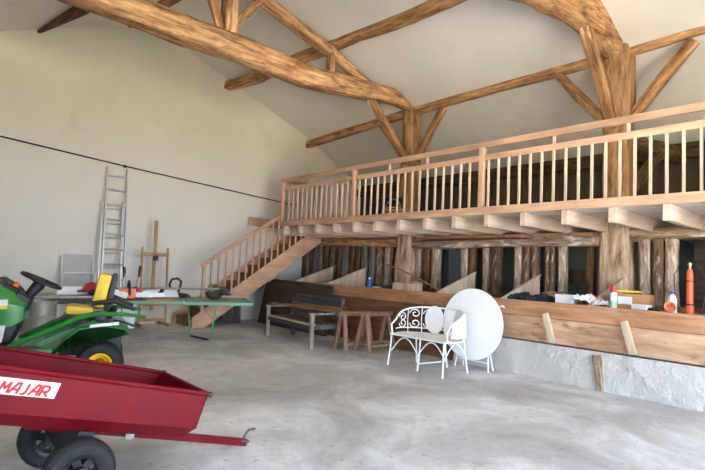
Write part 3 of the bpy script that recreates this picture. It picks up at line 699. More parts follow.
# ------------------------------------------------------------------ back wall: cable, ladder, easel, deck chair
m = MB(); pts = [(-1.45, YW-.03, 3.52), (1.07, YW-.03, 3.29), (3.13, YW-.03, 3.125), (5.0, YW-.03, 2.99), (6.82, YW-.03, 2.86), (7.6, YW-.03, 2.82)]
m.tube(pts, .014, 6); m.ball((3.13, YW-.03, 3.12), .035, 1); tag(m.build('cable', M_CABLE), 'black cable running slanted across the back wall above the ladder', 'cable')

t = thing('ladder', 'tall aluminium extension ladder leaning on the white back wall', 'ladder', (2.95, 9.9, 0))
def lad(off_y, x0, top, rung0, nr, slant, hw):
    tp = Vector((slant, .45, 3.06)); bt = Vector((0, 0, .0)); d = (tp-bt)
    for s in (-1, 1):
        m = MB(); a = bt+Vector((x0+s*hw*1.12, off_y, 0)); e = bt+d*top+Vector((x0+s*hw, off_y, 0))
        m.bar(a, e, .028, .06, up=(0, 1, 0)); m.build('stile', M_ALU, t, smooth=False, bevel=.003)
    for k in range(nr):
        f = (rung0+.285*k)/3.06
        if f > top: break
        p = bt+d*f+Vector((x0, off_y, 0)); m = MB(); m.tube([p+Vector((-hw*1.1, 0, 0)), p+Vector((hw*1.1, 0, 0))], .017, 8); m.build('rung', M_ALU, t)
lad(0, 0, 1.0, .32, 10, .04, .185)
lad(.06, -.045, .78, .25, 9, .04, .185)

t = thing('easel', 'light wooden studio easel standing before the white wall', 'easel', (3.72, 9.95, 0))
m = MB(); m.bar((0, .08, .3), (0, .12, 2.08), .065, .03, up=(0, 1, 0)); m.build('mast', M_EASEL, t, smooth=False, bevel=.004)
for s in (-1, 1):
    m = MB(); m.bar((s*.26, -.02, .05), (s*.25, .09, 1.54), .035, .035, up=(0, 1, 0)); m.build('upright', M_EASEL, t, smooth=False, bevel=.003)
    m = MB(); m.bar((s*.26, -.25, .03), (s*.26, .35, .03), .05, .05); m.build('foot', M_EASEL, t, smooth=False, bevel=.004)
m = MB(); m.bar((-.27, .06, 1.40), (.27, .06, 1.40), .03, .07); m.build('top_crossbar', M_EASEL, t, smooth=False, bevel=.004)
m = MB(); m.bar((-.28, .0, .42), (.28, .0, .42), .03, .06); m.bar((-.27, .0, .12), (.27, .0, .12), .04, .06); m.build('bottom_crossbar', M_EASEL, t, smooth=False, bevel=.004)
m = MB(); m.box((0, -.03, .66), (.5, .1, .03)); m.build('tray', M_EASEL, t, smooth=False, bevel=.003)
m = MB(); m.box((0, .04, 1.33), (.08, .07, .1)); m.lathe([(.0, 0), (.025, .005), (.025, .04), (.0, .045)], (0, 0, 1.33), 12, Matrix.Rotation(R(90), 4, 'X')); m.build('clamp', M_BLACK, t)

t = thing('deck_chair', 'folded grey canvas chair with white frame leaning on the back wall', 'chair', (2.4, 10.12, 0))
m = MB(); m.prism([(-.24, .70), (.24, .70), (.26, 1.0), (.23, 1.34), (-.23, 1.34), (-.25, 1.0)], -.012, .012, 'y'); o = m.build('canvas_back', M_GREYFABRIC, t)
o.rotation_euler = (R(-8), 0, 0); o.location = (0, .05, 0)
m = MB(); m.tube([(-.27, -.02, .35), (-.27, -.02, .96), (-.24, -.03, .99), (.24, -.03, .99), (.27, -.02, .96), (.27, -.02, .35)], .014, 8); m.tube([(-.27, -.06, .02), (-.27, .02, .7), (-.26, .17, 1.3)], .014, 8); m.tube([(.27, -.06, .02), (.27, .02, .7), (.26, .17, 1.3)], .014, 8)
m.build('frame', M_WHITE, t)
m = MB(); m.box((0, -.04, .62), (.48, .06, .14), bev=.02); m.build('seat_sling', M_GREYFABRIC, t)
m = MB(); m.box((0, 0, .35), (.42, .4, .66), bev=.006); o = m.build('white_cabinet', M_WHITE); o.location = (3.0, 9.62, .02); tag(o, 'low white cabinet behind the tool table beside the ladder foot', 'cabinet')

# ------------------------------------------------------------------ grey work table with tray and helmet
t = thing('work_table', 'grey work table behind the lawn tractor below the deck chair', 'table', (1.83, 9.27, 0))
m = MB(); m.box((0, 0, .645), (1.2, .72, .035), bev=.004); m.build('tabletop', M_GREYTABLE, t)
for sx in (-1, 1):
    for sy in (-1, 1):
        m = MB(); m.box((sx*.54, sy*.3, .315), (.05, .05, .63)); m.build('leg', M_GREYWOOD, t, smooth=False, bevel=.004)
m = MB(); m.box((0, -.33, .58), (1.1, .025, .09)); m.build('apron', M_GREYWOOD_Y, t, smooth=False)
m = MB(); m.box((0, 0, .01), (.44, .26, .02))
for s in (-1, 1): m.box((0, s*.13, .06), (.46, .02, .12)); m.box((s*.225, 0, .06), (.02, .26, .12))
o = m.build('white_tray', M_WHITE, smooth=False, bevel=.004); o.location = (2.12, 9.35, .6645); tag(o, 'shallow white tray on the grey work table', 'tray')
t = thing('helmet', 'red safety helmet with black ear muffs on the grey work table', 'helmet', (2.36, 9.12, .665))
m = MB(); m.lathe([(.125, .06), (.125, .10), (.11, .16), (.07, .2), (.0, .215)], seg=20); m.build('shell', M_SAWRED, t)
m = MB(); m.prism([(-.17, -.09), (-.2, 0), (-.17, .09), (-.08, .1), (-.08, -.1)], .055, .075, 'z'); m.build('peak', M_BLACK, t)
for s in (-1, 1):
    m = MB(); m.ball((0, s*.12, .055), .055, 2, (1, .6, 1.0)); m.build('ear_muff', M_BLACK, t)
t = thing('metal_tub', 'round galvanised tub standing behind the lawn tractor steering wheel', 'tub', (1.5, 8.35, 0))
m = MB(); m.lathe([(.2, 0), (.21, .0), (.215, .2), (.222, .205), (.222, .225), (.215, .23), (.22, .4), (.227, .405), (.227, .425), (.22, .43), (.225, .62), (.235, .63), (.235, .645), (.215, .645), (.205, .05), (0, .04)], seg=32, cap=False); m.build('shell', M_GALV, t)
for s in (-1, 1):
    m = MB(); m.tube(arc((0, s*.23, .5), .07, 200, 340, 8, 'xz'), .008, 6); m.build('handle', M_GALV, t)

# ------------------------------------------------------------------ green folding table with garden tools
TC = Vector((3.555, 8.166, 0)); TA = R(-22.4)
t = thing('folding_table', 'green edged folding table with green tube legs before the stairs', 'table', TC, TA)
for s in (-1, 1):
    m = MB(); m.box((s*.54, 0, .645), (1.06, 1.14, .02)); tp = m.build('table_half', M_TABLETOP, t, smooth=False, bevel=.003)
    m = MB()
    for q in (-1, 1): m.box((s*.54, q*.575, .637), (1.07, .02, .05))
    m.box((s*1.075, 0, .637), (.02, 1.15, .05)); m.build('edge_frame', M_TABLEGREEN, tp, smooth=False, bevel=.003)
    x0 = .30 if s > 0 else -1.0
    lx = (lambda v: x0-.53*v) if s > 0 else (lambda v: x0+.1*v)
    pts = [(lx(-.42), -.38, .62), (lx(-.35), -.33, .35), (lx(-.30), -.28, .06), (lx(-.25), -.24, .016), (lx(.25), .24, .016), (lx(.30), .28, .06), (lx(.35), .33, .35), (lx(.42), .38, .62)]
    m = MB(); m.tube(pts, .014, 8); lg = m.build('leg_loop', M_TUBE_GREEN, t)
    m = MB(); m.tube([(lx(-.25), -.24, .0165), (lx(.25), .24, .0165)], .0163, 8); m.build('rubber_sleeve', M_BLACK, lg)
    m = MB(); m.tube([(lx(-.35), -.33, .36), (lx(-.35)-.3, -.33, .62)], .006, 6); m.build('strut', M_STEEL, t)
def on_table(x, y, z=0):
    c, s = math.cos(TA), math.sin(TA); return (TC.x+c*x-s*y, TC.y+s*x+c*y, .656+z)
# chainsaw
t = thing('chainsaw', 'orange and white chainsaw with black handles on the green table', 'chainsaw', on_table(-.86, -.30), TA+R(10)); t.scale = (1.3, 1.2, 1.3)
m = MB(); m.box((0, 0, .075), (.2, .15, .13), bev=.025); m.build('engine_housing', M_ORANGE, t)
m = MB(); m.box((-.07, -.02, .07), (.16, .155, .07), Matrix.Rotation(R(20), 4, 'Y'), bev=.02); m.build('rear_cover', M_DECALWHITE, t)
m = MB(); m.tube([(-.08, 0, .12), (-.2, 0, .13), (-.27, 0, .08), (-.2, 0, .035), (-.08, 0, .03)], .018, 8); m.build('rear_handle', M_BLACK, t)
m = MB(); m.tube([(.03, .09, .06), (.02, .1, .19), (.02, 0, .22), (.02, -.1, .19), (.03, -.09, .06)], .013, 8); m.build('front_handle', M_BLACK, t)
m = MB(); m.prism([(.08, .03), (.42, .035), (.46, .06), (.42, .085), (.08, .09)], -.02, -.012, 'y'); m.build('guide_bar', M_STEEL, t, smooth=False)
# brush cutter
t = thing('brush_cutter', 'brush cutter with red engine, upright black grips and long grey shaft on the green table', 'brush cutter', on_table(-.76, -.02), TA); t.scale = (1.3, 1.1, 1.25)
m = MB(); m.box((0, -.1, .08), (.22, .17, .14), bev=.03); m.build('engine', M_SAWRED, t)
m = MB(); m.box((.02, -.19, .085), (.035, .03, .15), bev=.005); m.build('strap', M_BLACK, t)
m = MB(); m.hull([(.09, -.19, .02), (.22, -.19, .02), (.22, -.02, .02), (.09, -.02, .02)], [(.09, -.19, .12), (.3, -.16, .13), (.3, -.04, .13), (.09, -.02, .12)]); m.build('tank', M_DECALWHITE, t, bevel=.01)
m = MB(); m.tube([(.1, .02, .14), (.7, .06, .14), (1.05, .08, .15)], .013, 8); m.build('shaft', M_STEEL, t)
m = MB(); m.tube([(1.03, .08, .15), (1.1, .08, .15), (1.15, .06, .10)], [.02, .04, .03], 10); m.lathe([(.0, 0), (.06, .01), (.07, .03), (0, .04)], (1.13, .06, .06), 14); m.build('gear_head', M_GREY_PLASTIC, t)
for x, z1, lean in ((-.12, .40, -.03), (.02, .42, .02)):
    m = MB(); m.tube([(x, .05, .13), (x, .08, .22), (x+lean*.5, .09, .32)], .011, 8); st = m.build('handlebar', M_STEEL, t)
    m = MB(); m.tube([(x+lean*.5, .09, .27), (x+lean, .10, z1)], [.017, .021], 8); m.build('grip', M_BLACK, st)
# leaf blower
t = thing('hedge_trimmer', 'white hedge trimmer with black loop handle at the hinge of the green table', 'hedge trimmer', on_table(-.24, .16), TA); t.scale = (1.25, 1.2, 1.2)
m = MB(); m.hull([(-.1, -.08, .02), (.14, -.06, .02), (.14, .06, .02), (-.1, .08, .02)], [(-.06, -.05, .12), (.08, -.04, .14), (.08, .04, .14), (-.06, .05, .12)]); m.build('housing', M_DECALWHITE, t, bevel=.015)
m = MB(); m.tube([(.02, 0, .12), (.0, 0, .2), (.03, 0, .27), (.1, 0, .285), (.15, 0, .24), (.14, 0, .17), (.12, 0, .09)], .017, 8); m.build('loop_handle', M_BLACK, t)
m = MB(); m.tube([(-.06, 0, .10), (-.22, .0, .10), (-.3, 0, .06)], [.03, .035, .02], 8); m.tube([(.12, 0, .05), (.24, -.03, .04)], [.04, .025], 8); m.build('rear_grip', M_BLACK, t)
m = MB(); m.box((-.45, .0, .045), (.4, .05, .014)); m.build('blade', M_STEEL, t, smooth=False)
m = MB(); m.box((0, 0, .012), (.42, .12, .024), bev=.006); o = m.build('orange_sheath', M_ORANGE); o.location = on_table(-.36, -.40); o.rotation_euler = (0, 0, TA); tag(o, 'flat orange blade sheath lying along the front edge of the green table', 'sheath')
m = MB(); m.box((0, 0, .04), (.12, .09, .07), bev=.02); m.box((.07, 0, .03), (.06, .05, .04), bev=.01); o = m.build('dark_red_pouch', plain('dark_red_leather', (.16, .03, .02), .6)); o.location = on_table(.02, .34); o.rotation_euler = (0, 0, TA); tag(o, 'small dark red pouch behind the loop handle', 'pouch')
t = thing('potted_plant', 'pale green plant in a dark bowl at the stair end of the green table', 'plant', on_table(.50, .18), 0)
m = MB(); m.lathe([(.06, 0), (.1, .02), (.14, .07), (.145, .11), (.13, .12), (.0, .11)], seg=20); m.build('pot', M_POT, t)
m = MB()
for k in range(150):
    a = rnd.uniform(0, 2*PI); el = rnd.uniform(.1, 1.4); r = rnd.uniform(.06, .15)
    d = Vector((math.cos(a)*math.cos(el), math.sin(a)*math.cos(el), math.sin(el))); p = Vector((0, 0, .11))+d*r
    sdv = d.cross(Vector((rnd.uniform(-1, 1), rnd.uniform(-1, 1), .3))).normalized()*.013; tip = p+d*.04+Vector((0, 0, -.008))
    v = [m.bm.verts.new(q) for q in (p-d*.01, p+d*.015+sdv, tip, p+d*.015-sdv)]; m.bm.faces.new(v)
m.build('foliage', M_LEAF, t, smooth=False)

# ------------------------------------------------------------------ weathered garden bench with sticks
t = thing('garden_bench', 'weathered grey wooden garden bench standing before the dark panel', 'bench', (5.24, 7.08, 0), R(-6))
# local x = depth (front at -x), y = width
hw = .77
for s in (-1, 1):
    m = MB(); m.box((-.27, s*hw, .27), (.06, .06, .54)); m.build('front_leg', M_GREYWOOD, t, smooth=False, bevel=.004)
    m = MB(); m.bar((.27, s*hw, 0), (.22, s*hw, .38), .05, .06); m.bar((.22, s*hw, .36), (.31, s*hw, .78), .05, .06); m.build('rear_leg', M_GREYWOOD_Y, t, smooth=False, bevel=.004)
    m = MB(); m.box((-.03, s*hw, .55), (.58, .07, .03), bev=.006); m.build('armrest', M_GREYWOOD, t)
    m = MB(); m.bar((-.27, s*hw, .33), (.22, s*hw, .33), .03, .06); m.build('side_rail', M_GREYWOOD_Y, t, smooth=False)
m = MB(); m.bar((-.27, -hw, .33), (-.27, hw, .33), .025, .06); m.build('front_rail', M_GREYWOOD_Y, t, smooth=False)
for k in range(5):
    m = MB(); m.box((-.25+.1*k, 0, .375), (.08, 2*hw+.04, .022)); m.build('seat_slat', M_SEATWOOD if k == 0 else M_GREYWOOD_Y, t, smooth=False, bevel=.003)
m = MB(); m.bar((.305, -hw, .76), (.305, hw, .76), .03, .07); m.build('back_rail', M_GREYWOOD_Y, t, smooth=False, bevel=.004)
m = MB(); m.bar((.25, -hw, .48), (.25, hw, .48), .03, .05); m.build('back_rail', M_GREYWOOD_Y, t, smooth=False, bevel=.004)
m = MB(); m.bar((.25, 0, .49), (.30, 0, .74), .018, .045); bs = m.build('back_slat', M_GREYWOOD_Y, t, smooth=False); bs.location = (0, -.70, 0)
for k in range(1, 19):
    c = bs.copy(); C.objects.link(c); c.location = (0, -.70+.0777*k, 0)

def trestle(label, X0, X1, Yc, H, sp):
    t = thing('trestle', label, 'trestle', (X0, Yc, 0), 0, 'wooden trestles')
    L = X1-X0
    m = MB(); m.box((L/2, 0, H-.035), (L+.1, .07, .07), bev=.006); m.build('beam', M_TRESTLE_X, t)
    for x in (.06, L-.06):
        for s in (-1, 1):
            m = MB(); m.bar((x, s*.03, H-.03), (x+(-.03 if x < .1 else .03), s*sp, 0.005), .045, .06, up=(1, 0, 0)); m.build('leg', M_TRESTLE, t, smooth=False, bevel=.004)
        m = MB(); m.bar((x, -sp*.82, .12), (x, sp*.82, .12), .025, .05); m.build('brace', M_TRESTLE, t, smooth=False)
    for s in (-1, 1):
        m = MB(); m.bar((.06, s*sp*.84, .10), (L-.06, s*sp*.84, .10), .025, .045); m.build('side_brace', M_TRESTLE_X, t, smooth=False)
    return t
trestle('wooden trestle next to the garden bench carrying the sticks', 5.27, 5.9, 6.10, .60, .14)
trestle('wooden trestle standing nearest the white iron bench', 5.45, 6.06, 5.78, .62, .17)

for k in range(16):
    a = rnd.uniform(0, 2*PI); off = rnd.uniform(0, .10)
    x = 5.14+rnd.uniform(-.12, .2); z = .60+rnd.choice((0, 0, .02, .04)); L2 = rnd.uniform(.55, 1.05)
    yc = 6.75+rnd.uniform(-.25, .25); r = rnd.uniform(.009, .016); tw = rnd.uniform(-.12, .12)
    pts = [(x-tw, yc+L2, z+.008), (x-tw*.3+rnd.uniform(-.02, .02), yc+L2*.35, z+rnd.uniform(0, .012)), (x+tw*.4+rnd.uniform(-.02, .02), yc-L2*.4, z+rnd.uniform(0, .012)), (x+tw, yc-L2, z+rnd.uniform(0, .04))]
    m = MB(); m.tube(pts, [r*.7, r, r, r*.8], 6); tag(m.build('stick', M_STICK), 'thin brown stick in the bundle lying across garden bench and trestle', 'stick', 'sticks on the garden bench')
m = MB(); m.bar((5.2, 5.98, .61), (5.2, 7.9, .585), .05, .02); 
o = m.build('lath', M_TRESTLE, smooth=False); tag(o, 'flat light lath lying under the sticks along the garden bench', 'lath')

# ------------------------------------------------------------------ white wrought iron bench
t = thing('iron_bench', 'white wrought iron garden bench with scrolled back before the trough', 'bench', (5.3, 4.32, 0))
# local: front -x, width along y from -.5 (near) to .5 (far); back at +x
def ell(a, z, rx=.30, ry=.52): return (.27-rx*0+rx*(math.cos(R(a))-1)*1.0+.0, ry*math.sin(R(a)), z)
def backcurve(u, z):
    """plan curve of the back: u from -1 (near end, front) to 1 (far end, front)"""
    a = u*112
    return (.0+.36*math.cos(R(a)), .50*math.sin(R(a)), z)
def seat_outline(n=40):
    p = [backcurve(-1+2*k/n, .43) for k in range(n+1)]
    return [(q[0], q[1]) for q in p]
out = seat_outline(); x_front = out[0][0]
poly = [(-.24, -.47)]+[(x, y) for x, y in out]+[(-.24, .47)]
m = MB(); m.prism(poly, .425, .437, 'z'); m.build('seat', M_WHITEIRON, t, ang=50)
m = MB(); m.tube([(-.24, -.47, .43)]+[(x, y, .43) for x, y in out]+[(-.24, .47, .43)], .012, 8, closed=True); m.build('seat_rim', M_WHITEIRON, t)
def topz(u): return .80-.17*abs(u)**3.5
us = [-1+2*k/48 for k in range(49)]
m = MB(); m.tube([(-.2, -.47, .44), (-.22, -.475, .56)]+[backcurve(u, topz(u)) for u in us]+[(-.22, .475, .56), (-.2, .47, .44)], .012, 8); m.build('back_rail', M_WHITEIRON, t)
m = MB(); m.tube([backcurve(u, .50) for u in us], .008, 6); m.build('lower_back_rail', M_WHITEIRON, t)
def scroll(u0, zc, du, dz, flip):
    pts = []
    for k in range(26):
        a = k/25*2.6*PI; r = 1-.80*k/25
        pts.append(backcurve(u0+flip*du*r*math.cos(a), zc+dz*r*math.sin(a)))
    return pts
for u in (-.78, -.52, -.28, .26, .50, .76):
    for zc, sgn in ((.70 if abs(u) < .6 else .65, 1), (.565, -1)):
        m = MB(); pts = []
        for k in range(26):
            a = k/25*2.6*PI; r = 1-.78*k/25
            pts.append(backcurve(u+(1 if u > 0 else -1)*.10*r*math.cos(a), zc+sgn*.068*r*math.sin(a)))
        m.tube(pts, .0075, 6); m.build('scroll', M_WHITEIRON, t)
for u in (-.64, -.40, -.14, .12, .38, .63):
    m = MB(); m.tube([backcurve(u, .44), backcurve(u+.012, .6), backcurve(u, topz(u))], .0075, 6); m.build('back_bar', M_WHITEIRON, t)
# solid oval plate in the middle of the back
m = MB(); n = 32
ring0 = [backcurve(.16+.15*math.cos(2*PI*k/n), .635+.19*math.sin(2*PI*k/n)) for k in range(n)]
ring0 = [(x-.02, y, z) for x, y, z in ring0]
m.hull(ring0, [(x-.012, y, z) for x, y, z in ring0]); m.build('oval_plate', M_WHITE, t, ang=60, label='solid white oval plate in the middle of the back')
legs = [(-.21, .47, 'f'), (-.24, -.45, 'f'), (-.16, 0, 'f'), (.22, .40, 'b'), (.22, -.42, 'b'), (.30, -.05, 'b')]
for x, y, kind in legs:
    dx = -.04 if kind == 'f' else .06; dy = .02 if y > .1 else (-.02 if y < -.1 else 0)
    m = MB(); m.tube([(x, y, .43), (x+dx*.3, y+dy*.3, .25), (x+dx, y+dy, .012)], [.012, .011, .012], 8); m.ball((x+dx, y+dy, .014), .016, 1); m.build('leg', M_WHITEIRON, t)
for y0, y1 in ((.47, .0), (.0, -.45)):
    m = MB(); m.tube([(-.21 if k in (0, 12) else -.20, y0+(y1-y0)*k/12, .20+.2*math.sin(PI*k/12)) for k in range(13)], .008, 6); m.build('arch_brace', M_WHITEIRON, t)
m = MB(); m.tube([(-.21, -.02, .10), (.24, -.08, .10)], .008, 6); m.build('stretcher', M_WHITEIRON, t)
m = MB(); m.tube([(-.23+.46*k/12, -.45, .20+.2*math.sin(PI*k/12)) for k in range(13)], .008, 6); m.build('arch_brace', M_WHITEIRON, t)
# cloth over the near arm
m = MB(); bm = m.bm; rows = []
nu, nv = 22, 16
for i in range(nu+1):
    u = -1.0+.72*i/nu; row = []
    for j in range(nv+1):
        s = j/nv
        if s < .55:  # hangs outside
            q = s/.55; z = .47+(topz(u)+.016-.47)*q; out_ = .03+.012*math.sin(u*40+q*3)*(1-q)
        else:
            q = (s-.55)/.45; z = topz(u)+.016-(topz(u)-.52)*q*.75; out_ = -.03*1-.05*q+.012*math.sin(u*33)*q
        if abs(s-.55) < .02: out_ = 0
        b0 = Vector(backcurve(u, z)); c0 = Vector((-.02, 0, z)); d = (b0-c0).normalized()
        row.append(bm.verts.new(b0+d*out_+Vector((0, 0, .010*noise.noise(Vector((u*9, s*6, 0)))))))
    rows.append(row)
for i in range(nu):
    for j in range(nv): bm.faces.new((rows[i][j], rows[i+1][j], rows[i+1][j+1], rows[i][j+1]))
o = m.build('white_cloth', M_CLOTH, ang=80); o.location = (5.3, 4.32, 0); sd = o.modifiers.new('thick', 'SOLIDIFY'); sd.thickness = .004
tag(o, 'white cloth draped over the near arm of the iron bench', 'cloth')

# ------------------------------------------------------------------ folded round table
t = thing('round_table', 'folded white round garden table with its top tipped upright', 'table', (5.88, 4.03, 0))
m = MB(); rx = Matrix.Rotation(R(90), 4, 'Y') @ Matrix.Identity(4)
m.lathe([(0, -.012), (.478, -.012), (.485, -.004), (.485, .008), (.478, .012), (0, .012)], (0, 0, 0), 64, rx, cap=False); tp = m.build('tabletop', M_WHITE, t)
tp.location = (-.02, .0, .615); tp.rotation_euler = (0, R(4), 0)
for s in (-1, 1):
    m = MB(); m.tube([(.0, s*.27, .012), (.05, s*.23, .3), (.07, s*.2, .62), (.06, s*.2, .80)], .011, 8); m.ball((0, s*.27, .014), .016, 1); m.build('leg', M_WHITEIRON, t)
    m = MB(); m.tube([(.16, s*.24, .012), (.10, s*.21, .3), (.07, s*.2, .62)], .011, 8); m.ball((.16, s*.24, .014), .016, 1); m.build('leg', M_WHITEIRON, t)
m = MB(); m.tube([(.01, -.26, .12), (.01, .26, .12)], .009, 6); m.build('stretcher', M_WHITEIRON, t)
m = MB(); m.tube([(.02, -.40, .88), (.03, -.45, .90), (.04, -.46, .87)], .009, 6); m.build('hook', M_WHITEIRON, t)

# ------------------------------------------------------------------ red cart
CP = R(14)
t = thing('garden_trailer', 'red metal tipping trailer with white lettered sticker, tilted onto its drawbar', 'trailer', (.77, 2.88, .19))
t.rotation_euler = (0, CP, 0)
Wd = .72; x0, x1 = -1.05, .585
def P(x, y, z): return (x, y, z)
th = .006
def panel(pts, nrm, name):
    m = MB(); n = Vector(nrm)*th; m.hull(pts, [tuple(Vector(p)+n) for p in pts]); return m.build(name, M_RED, t, smooth=False)
ZR, ZO, ZB, IN = .455, .255, .18, .085
for s, y in ((1, 0), (-1, Wd)):
    panel([(x0, y, ZR), (x1, y, ZR), (x1-.015, y, ZO), (x0+.03, y, ZO)], (0, s, 0), 'side_panel')
    yi = y+s*IN
    panel([(x0+.03, y, ZO), (x1-.015, y, ZO), (x1-.055, yi, ZB), (x0+.06, yi, ZB)], (0, s*.6, .8), 'side_skirt')
    m = MB(); m.tube([(x0-.005, y, ZR+.004), (x1+.005, y, ZR+.004)], .014, 8); m.build('rim', M_RED, t)
panel([(x1, 0, ZR), (x1, Wd, ZR), (x1-.015, Wd, ZO), (x1-.055, Wd-IN, ZB), (x1-.055, IN, ZB), (x1-.015, 0, ZO)], (-1, 0, 0), 'front_panel')
panel([(x0, 0, ZR), (x0, Wd, ZR), (x0+.03, Wd, ZO), (x0+.06, Wd-IN, ZB), (x0+.06, IN, ZB), (x0+.03, 0, ZO)], (1, 0, 0), 'tailgate')
panel([(x0+.06, IN, ZB), (x1-.055, IN, ZB), (x1-.055, Wd-IN, ZB), (x0+.06, Wd-IN, ZB)], (0, 0, 1), 'tub_floor')
m = MB(); m.tube([(x1+.004, -.005, ZR+.004), (x1+.004, Wd+.005, ZR+.004)], .013, 8); m.build('rim', M_RED, t)
for y in (-.003, Wd+.003):
    m = MB(); m.ball((x1+.012, y, ZR+.004), .018, 2); m.build('rim_cap', M_BLACK, t)
m = MB(); m.bar((x1-.03, .012, ZR-.04), (x1-.04, .012, ZO+.01), .02, .035); m.build('corner_bracket', M_RED, t, smooth=False)
m = MB(); m.bar((-.25, .34, .135), (1.17, .34, .115), .05, .045); db = m.build('drawbar', M_RED, t, smooth=False, bevel=.003)
m = MB(); m.box((.32, .315, .13), (.05, .02, .06)); m.tube([(.32, .29, .13), (.32, .40, .13)], .012, 8); m.build('pivot_bolt', M_STEEL, db)
m = MB(); m.tube([(1.15, .34, .06), (1.15, .34, .16), (1.17, .34, .2), (1.22, .335, .215)], .008, 8); m.box((1.15, .34, .128), (.07, .06, .012)); m.build('hitch_pin', M_GREY_PLASTIC, db)
m = MB(); m.box((0, Wd/2, .09), (.08, .5, .16)); m.box((0, Wd/2, .0), (.04, Wd-.12, .04)); m.build('axle', M_BLACK, t, smooth=False)
def wheel(parent, c, r, w, rimr, rim_mat, spokes, name='wheel'):
    """a wheel lying in the local xz plane at c; tyre with rim, spokes and hub as its sub-parts"""
    m = MB(); rot = Matrix.Rotation(R(90), 4, 'X')
    h = w/2; pf = [(rimr, -h*.8), (rimr+.02, -h), (r*.86, -h*1.0), (r*.97, -h*.72), (r, -h*.35), (r, h*.35), (r*.97, h*.72), (r*.86, h), (rimr+.02, h), (rimr, h*.8)]
    m.lathe(pf, c, 40, rot, cap=False); ty = m.build(name, M_RUBBER, parent, ang=40)
    m = MB(); m.lathe([(rimr*1.02, -h*.85), (rimr*1.02, h*.85), (rimr*.86, h*.75), (rimr*.84, -h*.75), (rimr*1.02, -h*.85)], c, 32, rot, cap=False); m.build('rim', rim_mat, ty)
    if spokes:
        m = MB()
        for k in range(spokes):
            a = 2*PI*k/spokes; d = Vector((math.cos(a), 0, math.sin(a)))
            m.bar(Vector(c)+d*.02, Vector(c)+d*rimr*.95, .04, .03, up=(0, 1, 0))
        m.build('spoke', rim_mat, ty, smooth=False)
    else:
        m = MB(); m.lathe([(rimr*.9, -.01), (rimr*.7, -.02), (rimr*.45, .01), (rimr*.45, .02), (rimr*.7, 0.), (rimr*.9, .01)], c, 32, rot, cap=False); m.build('disc', rim_mat, ty)
    m = MB(); m.lathe([(.0, -h*.95), (.035, -h*.95), (.04, h*.95), (.0, h*.95)], c, 16, rot); m.build('hub', M_BLACK if spokes else rim_mat, ty)
    return ty
M_RIMGREY = plain('wheel_rim_grey', (.02, .02, .022), .4, .3, .15)
wheel(t, (-.005, .02, -.012), .176, .12, .098, M_RIMGREY, 6)
wheel(t, (-.005, Wd-.04, -.012), .176, .12, .098, M_RIMGREY, 6)
# sticker with lettering
m = MB(); m.prism([(-.505, .340), (-.245, .343), (-.236, .420), (-.515, .417)], -.0025, -.0005, 'y'); stk = m.build('sticker', M_DECALWHITE, t, smooth=False)
m = MB(); LH, LW = .047, .035
GL = {'M': [(0, 0, .08, 1), (.08, 1, .5, .35), (.5, .35, .92, 1), (.92, 1, 1, 0)], 'A': [(-.02, 0, .55, 1), (.55, 1, .95, 1), (.95, 1, .95, 0), (.3, .36, .95, .36)],
      'J': [(.72, 1, .72, .2), (.72, .2, .52, 0), (.52, 0, .22, 0)], 'R': [(.1, 0, .1, 1), (.1, 1, .8, 1), (.8, 1, .95, .85), (.95, .85, .95, .6), (.95, .6, .8, .42), (.8, .42, .1, .42), (.5, .42, .98, 0)]}
nb = 0
for k, ch in enumerate('MAJAR'):
    for x_a, z_a, x_b, z_b in GL[ch]:
        nb += 1
        q = [Vector((-.490+.0425*k+LW*xx+.010*zz, -.0030-.00012*nb, .351+LH*zz)) for xx, zz in ((x_a, z_a), (x_b, z_b))]
        d = (q[1]-q[0]).normalized()*.003; m.bar(q[0]-d, q[1]+d, .0115, .0008, up=(0, 1, 0))
m.build('lettering', M_DECALRED, stk, smooth=False)

# ------------------------------------------------------------------ lawn tractor
TB = R(164)
t = thing('lawn_tractor', 'green and yellow ride-on lawn tractor parked behind the red trailer', 'tractor', (1.66, 5.85, 0), TB)
# local: +x forward (towards picture left), +y the side facing the camera
wheel(t, (0, .36, .225), .225, .2, .115, M_YELLOW, 0, 'rear_wheel'); wheel(t, (0, -.36, .225), .225, .2, .115, M_YELLOW, 0, 'rear_wheel')
wheel(t, (1.18, .36, .17), .17, .14, .09, M_YELLOW, 0, 'front_wheel'); wheel(t, (1.18, -.36, .17), .17, .14, .09, M_YELLOW, 0, 'front_wheel')
def fender_profile(off=0):
    return [(-.26-off, .53), (-.2, .60+off), (0., .635+off), (.2, .60+off), (.32, .50+off), (.42, .36), (.52, .27), (.85, .24)]
m = MB(); up = fender_profile(.0); lo = [(x+.0, z-.035) for x, z in up]
m.prism(up+lo[::-1], -.47, .47, 'y'); m.build('fender_deck', M_GREEN, t, ang=60, bevel=.012)
for s in (-1, 1):
    m = MB(); pts = [(-.40, s*.42, .70), (-.2, s*.43, .725), (.05, s*.43, .735), (.2, s*.42, .70), (.5, s*.38, .55), (.8, s*.36, .40)]
    m.tube(pts, [.016, .02, .025, .028, .03, .025], 8); m.build('side_rail', M_GREEN, t)
    m = MB(); m.box((-.02, s*.475, .628), (.26, .004, .03), Matrix.Rotation(R(6), 4, 'Y')); m.build('decal_strip', M_DECALWHITE, t, smooth=False)
m = MB(); m.box((.02, 0, .42), (.42, .4, .34), bev=.03); m.build('rear_body', M_BLACK, t)
m = MB(); m.hull([(.40, -.47, .26), (1.0, -.45, .26), (1.0, .45, .26), (.40, .47, .26)], [(.34, -.45, .40), (1.05, -.40, .40), (1.05, .40, .40), (.34, .45, .40)]); m.build('footboard', M_GREEN, t, bevel=.02)
m = MB(); m.box((.68, .36, .404), (.3, .12, .012)); m.build('foot_mat', M_BLACK, t, smooth=False)
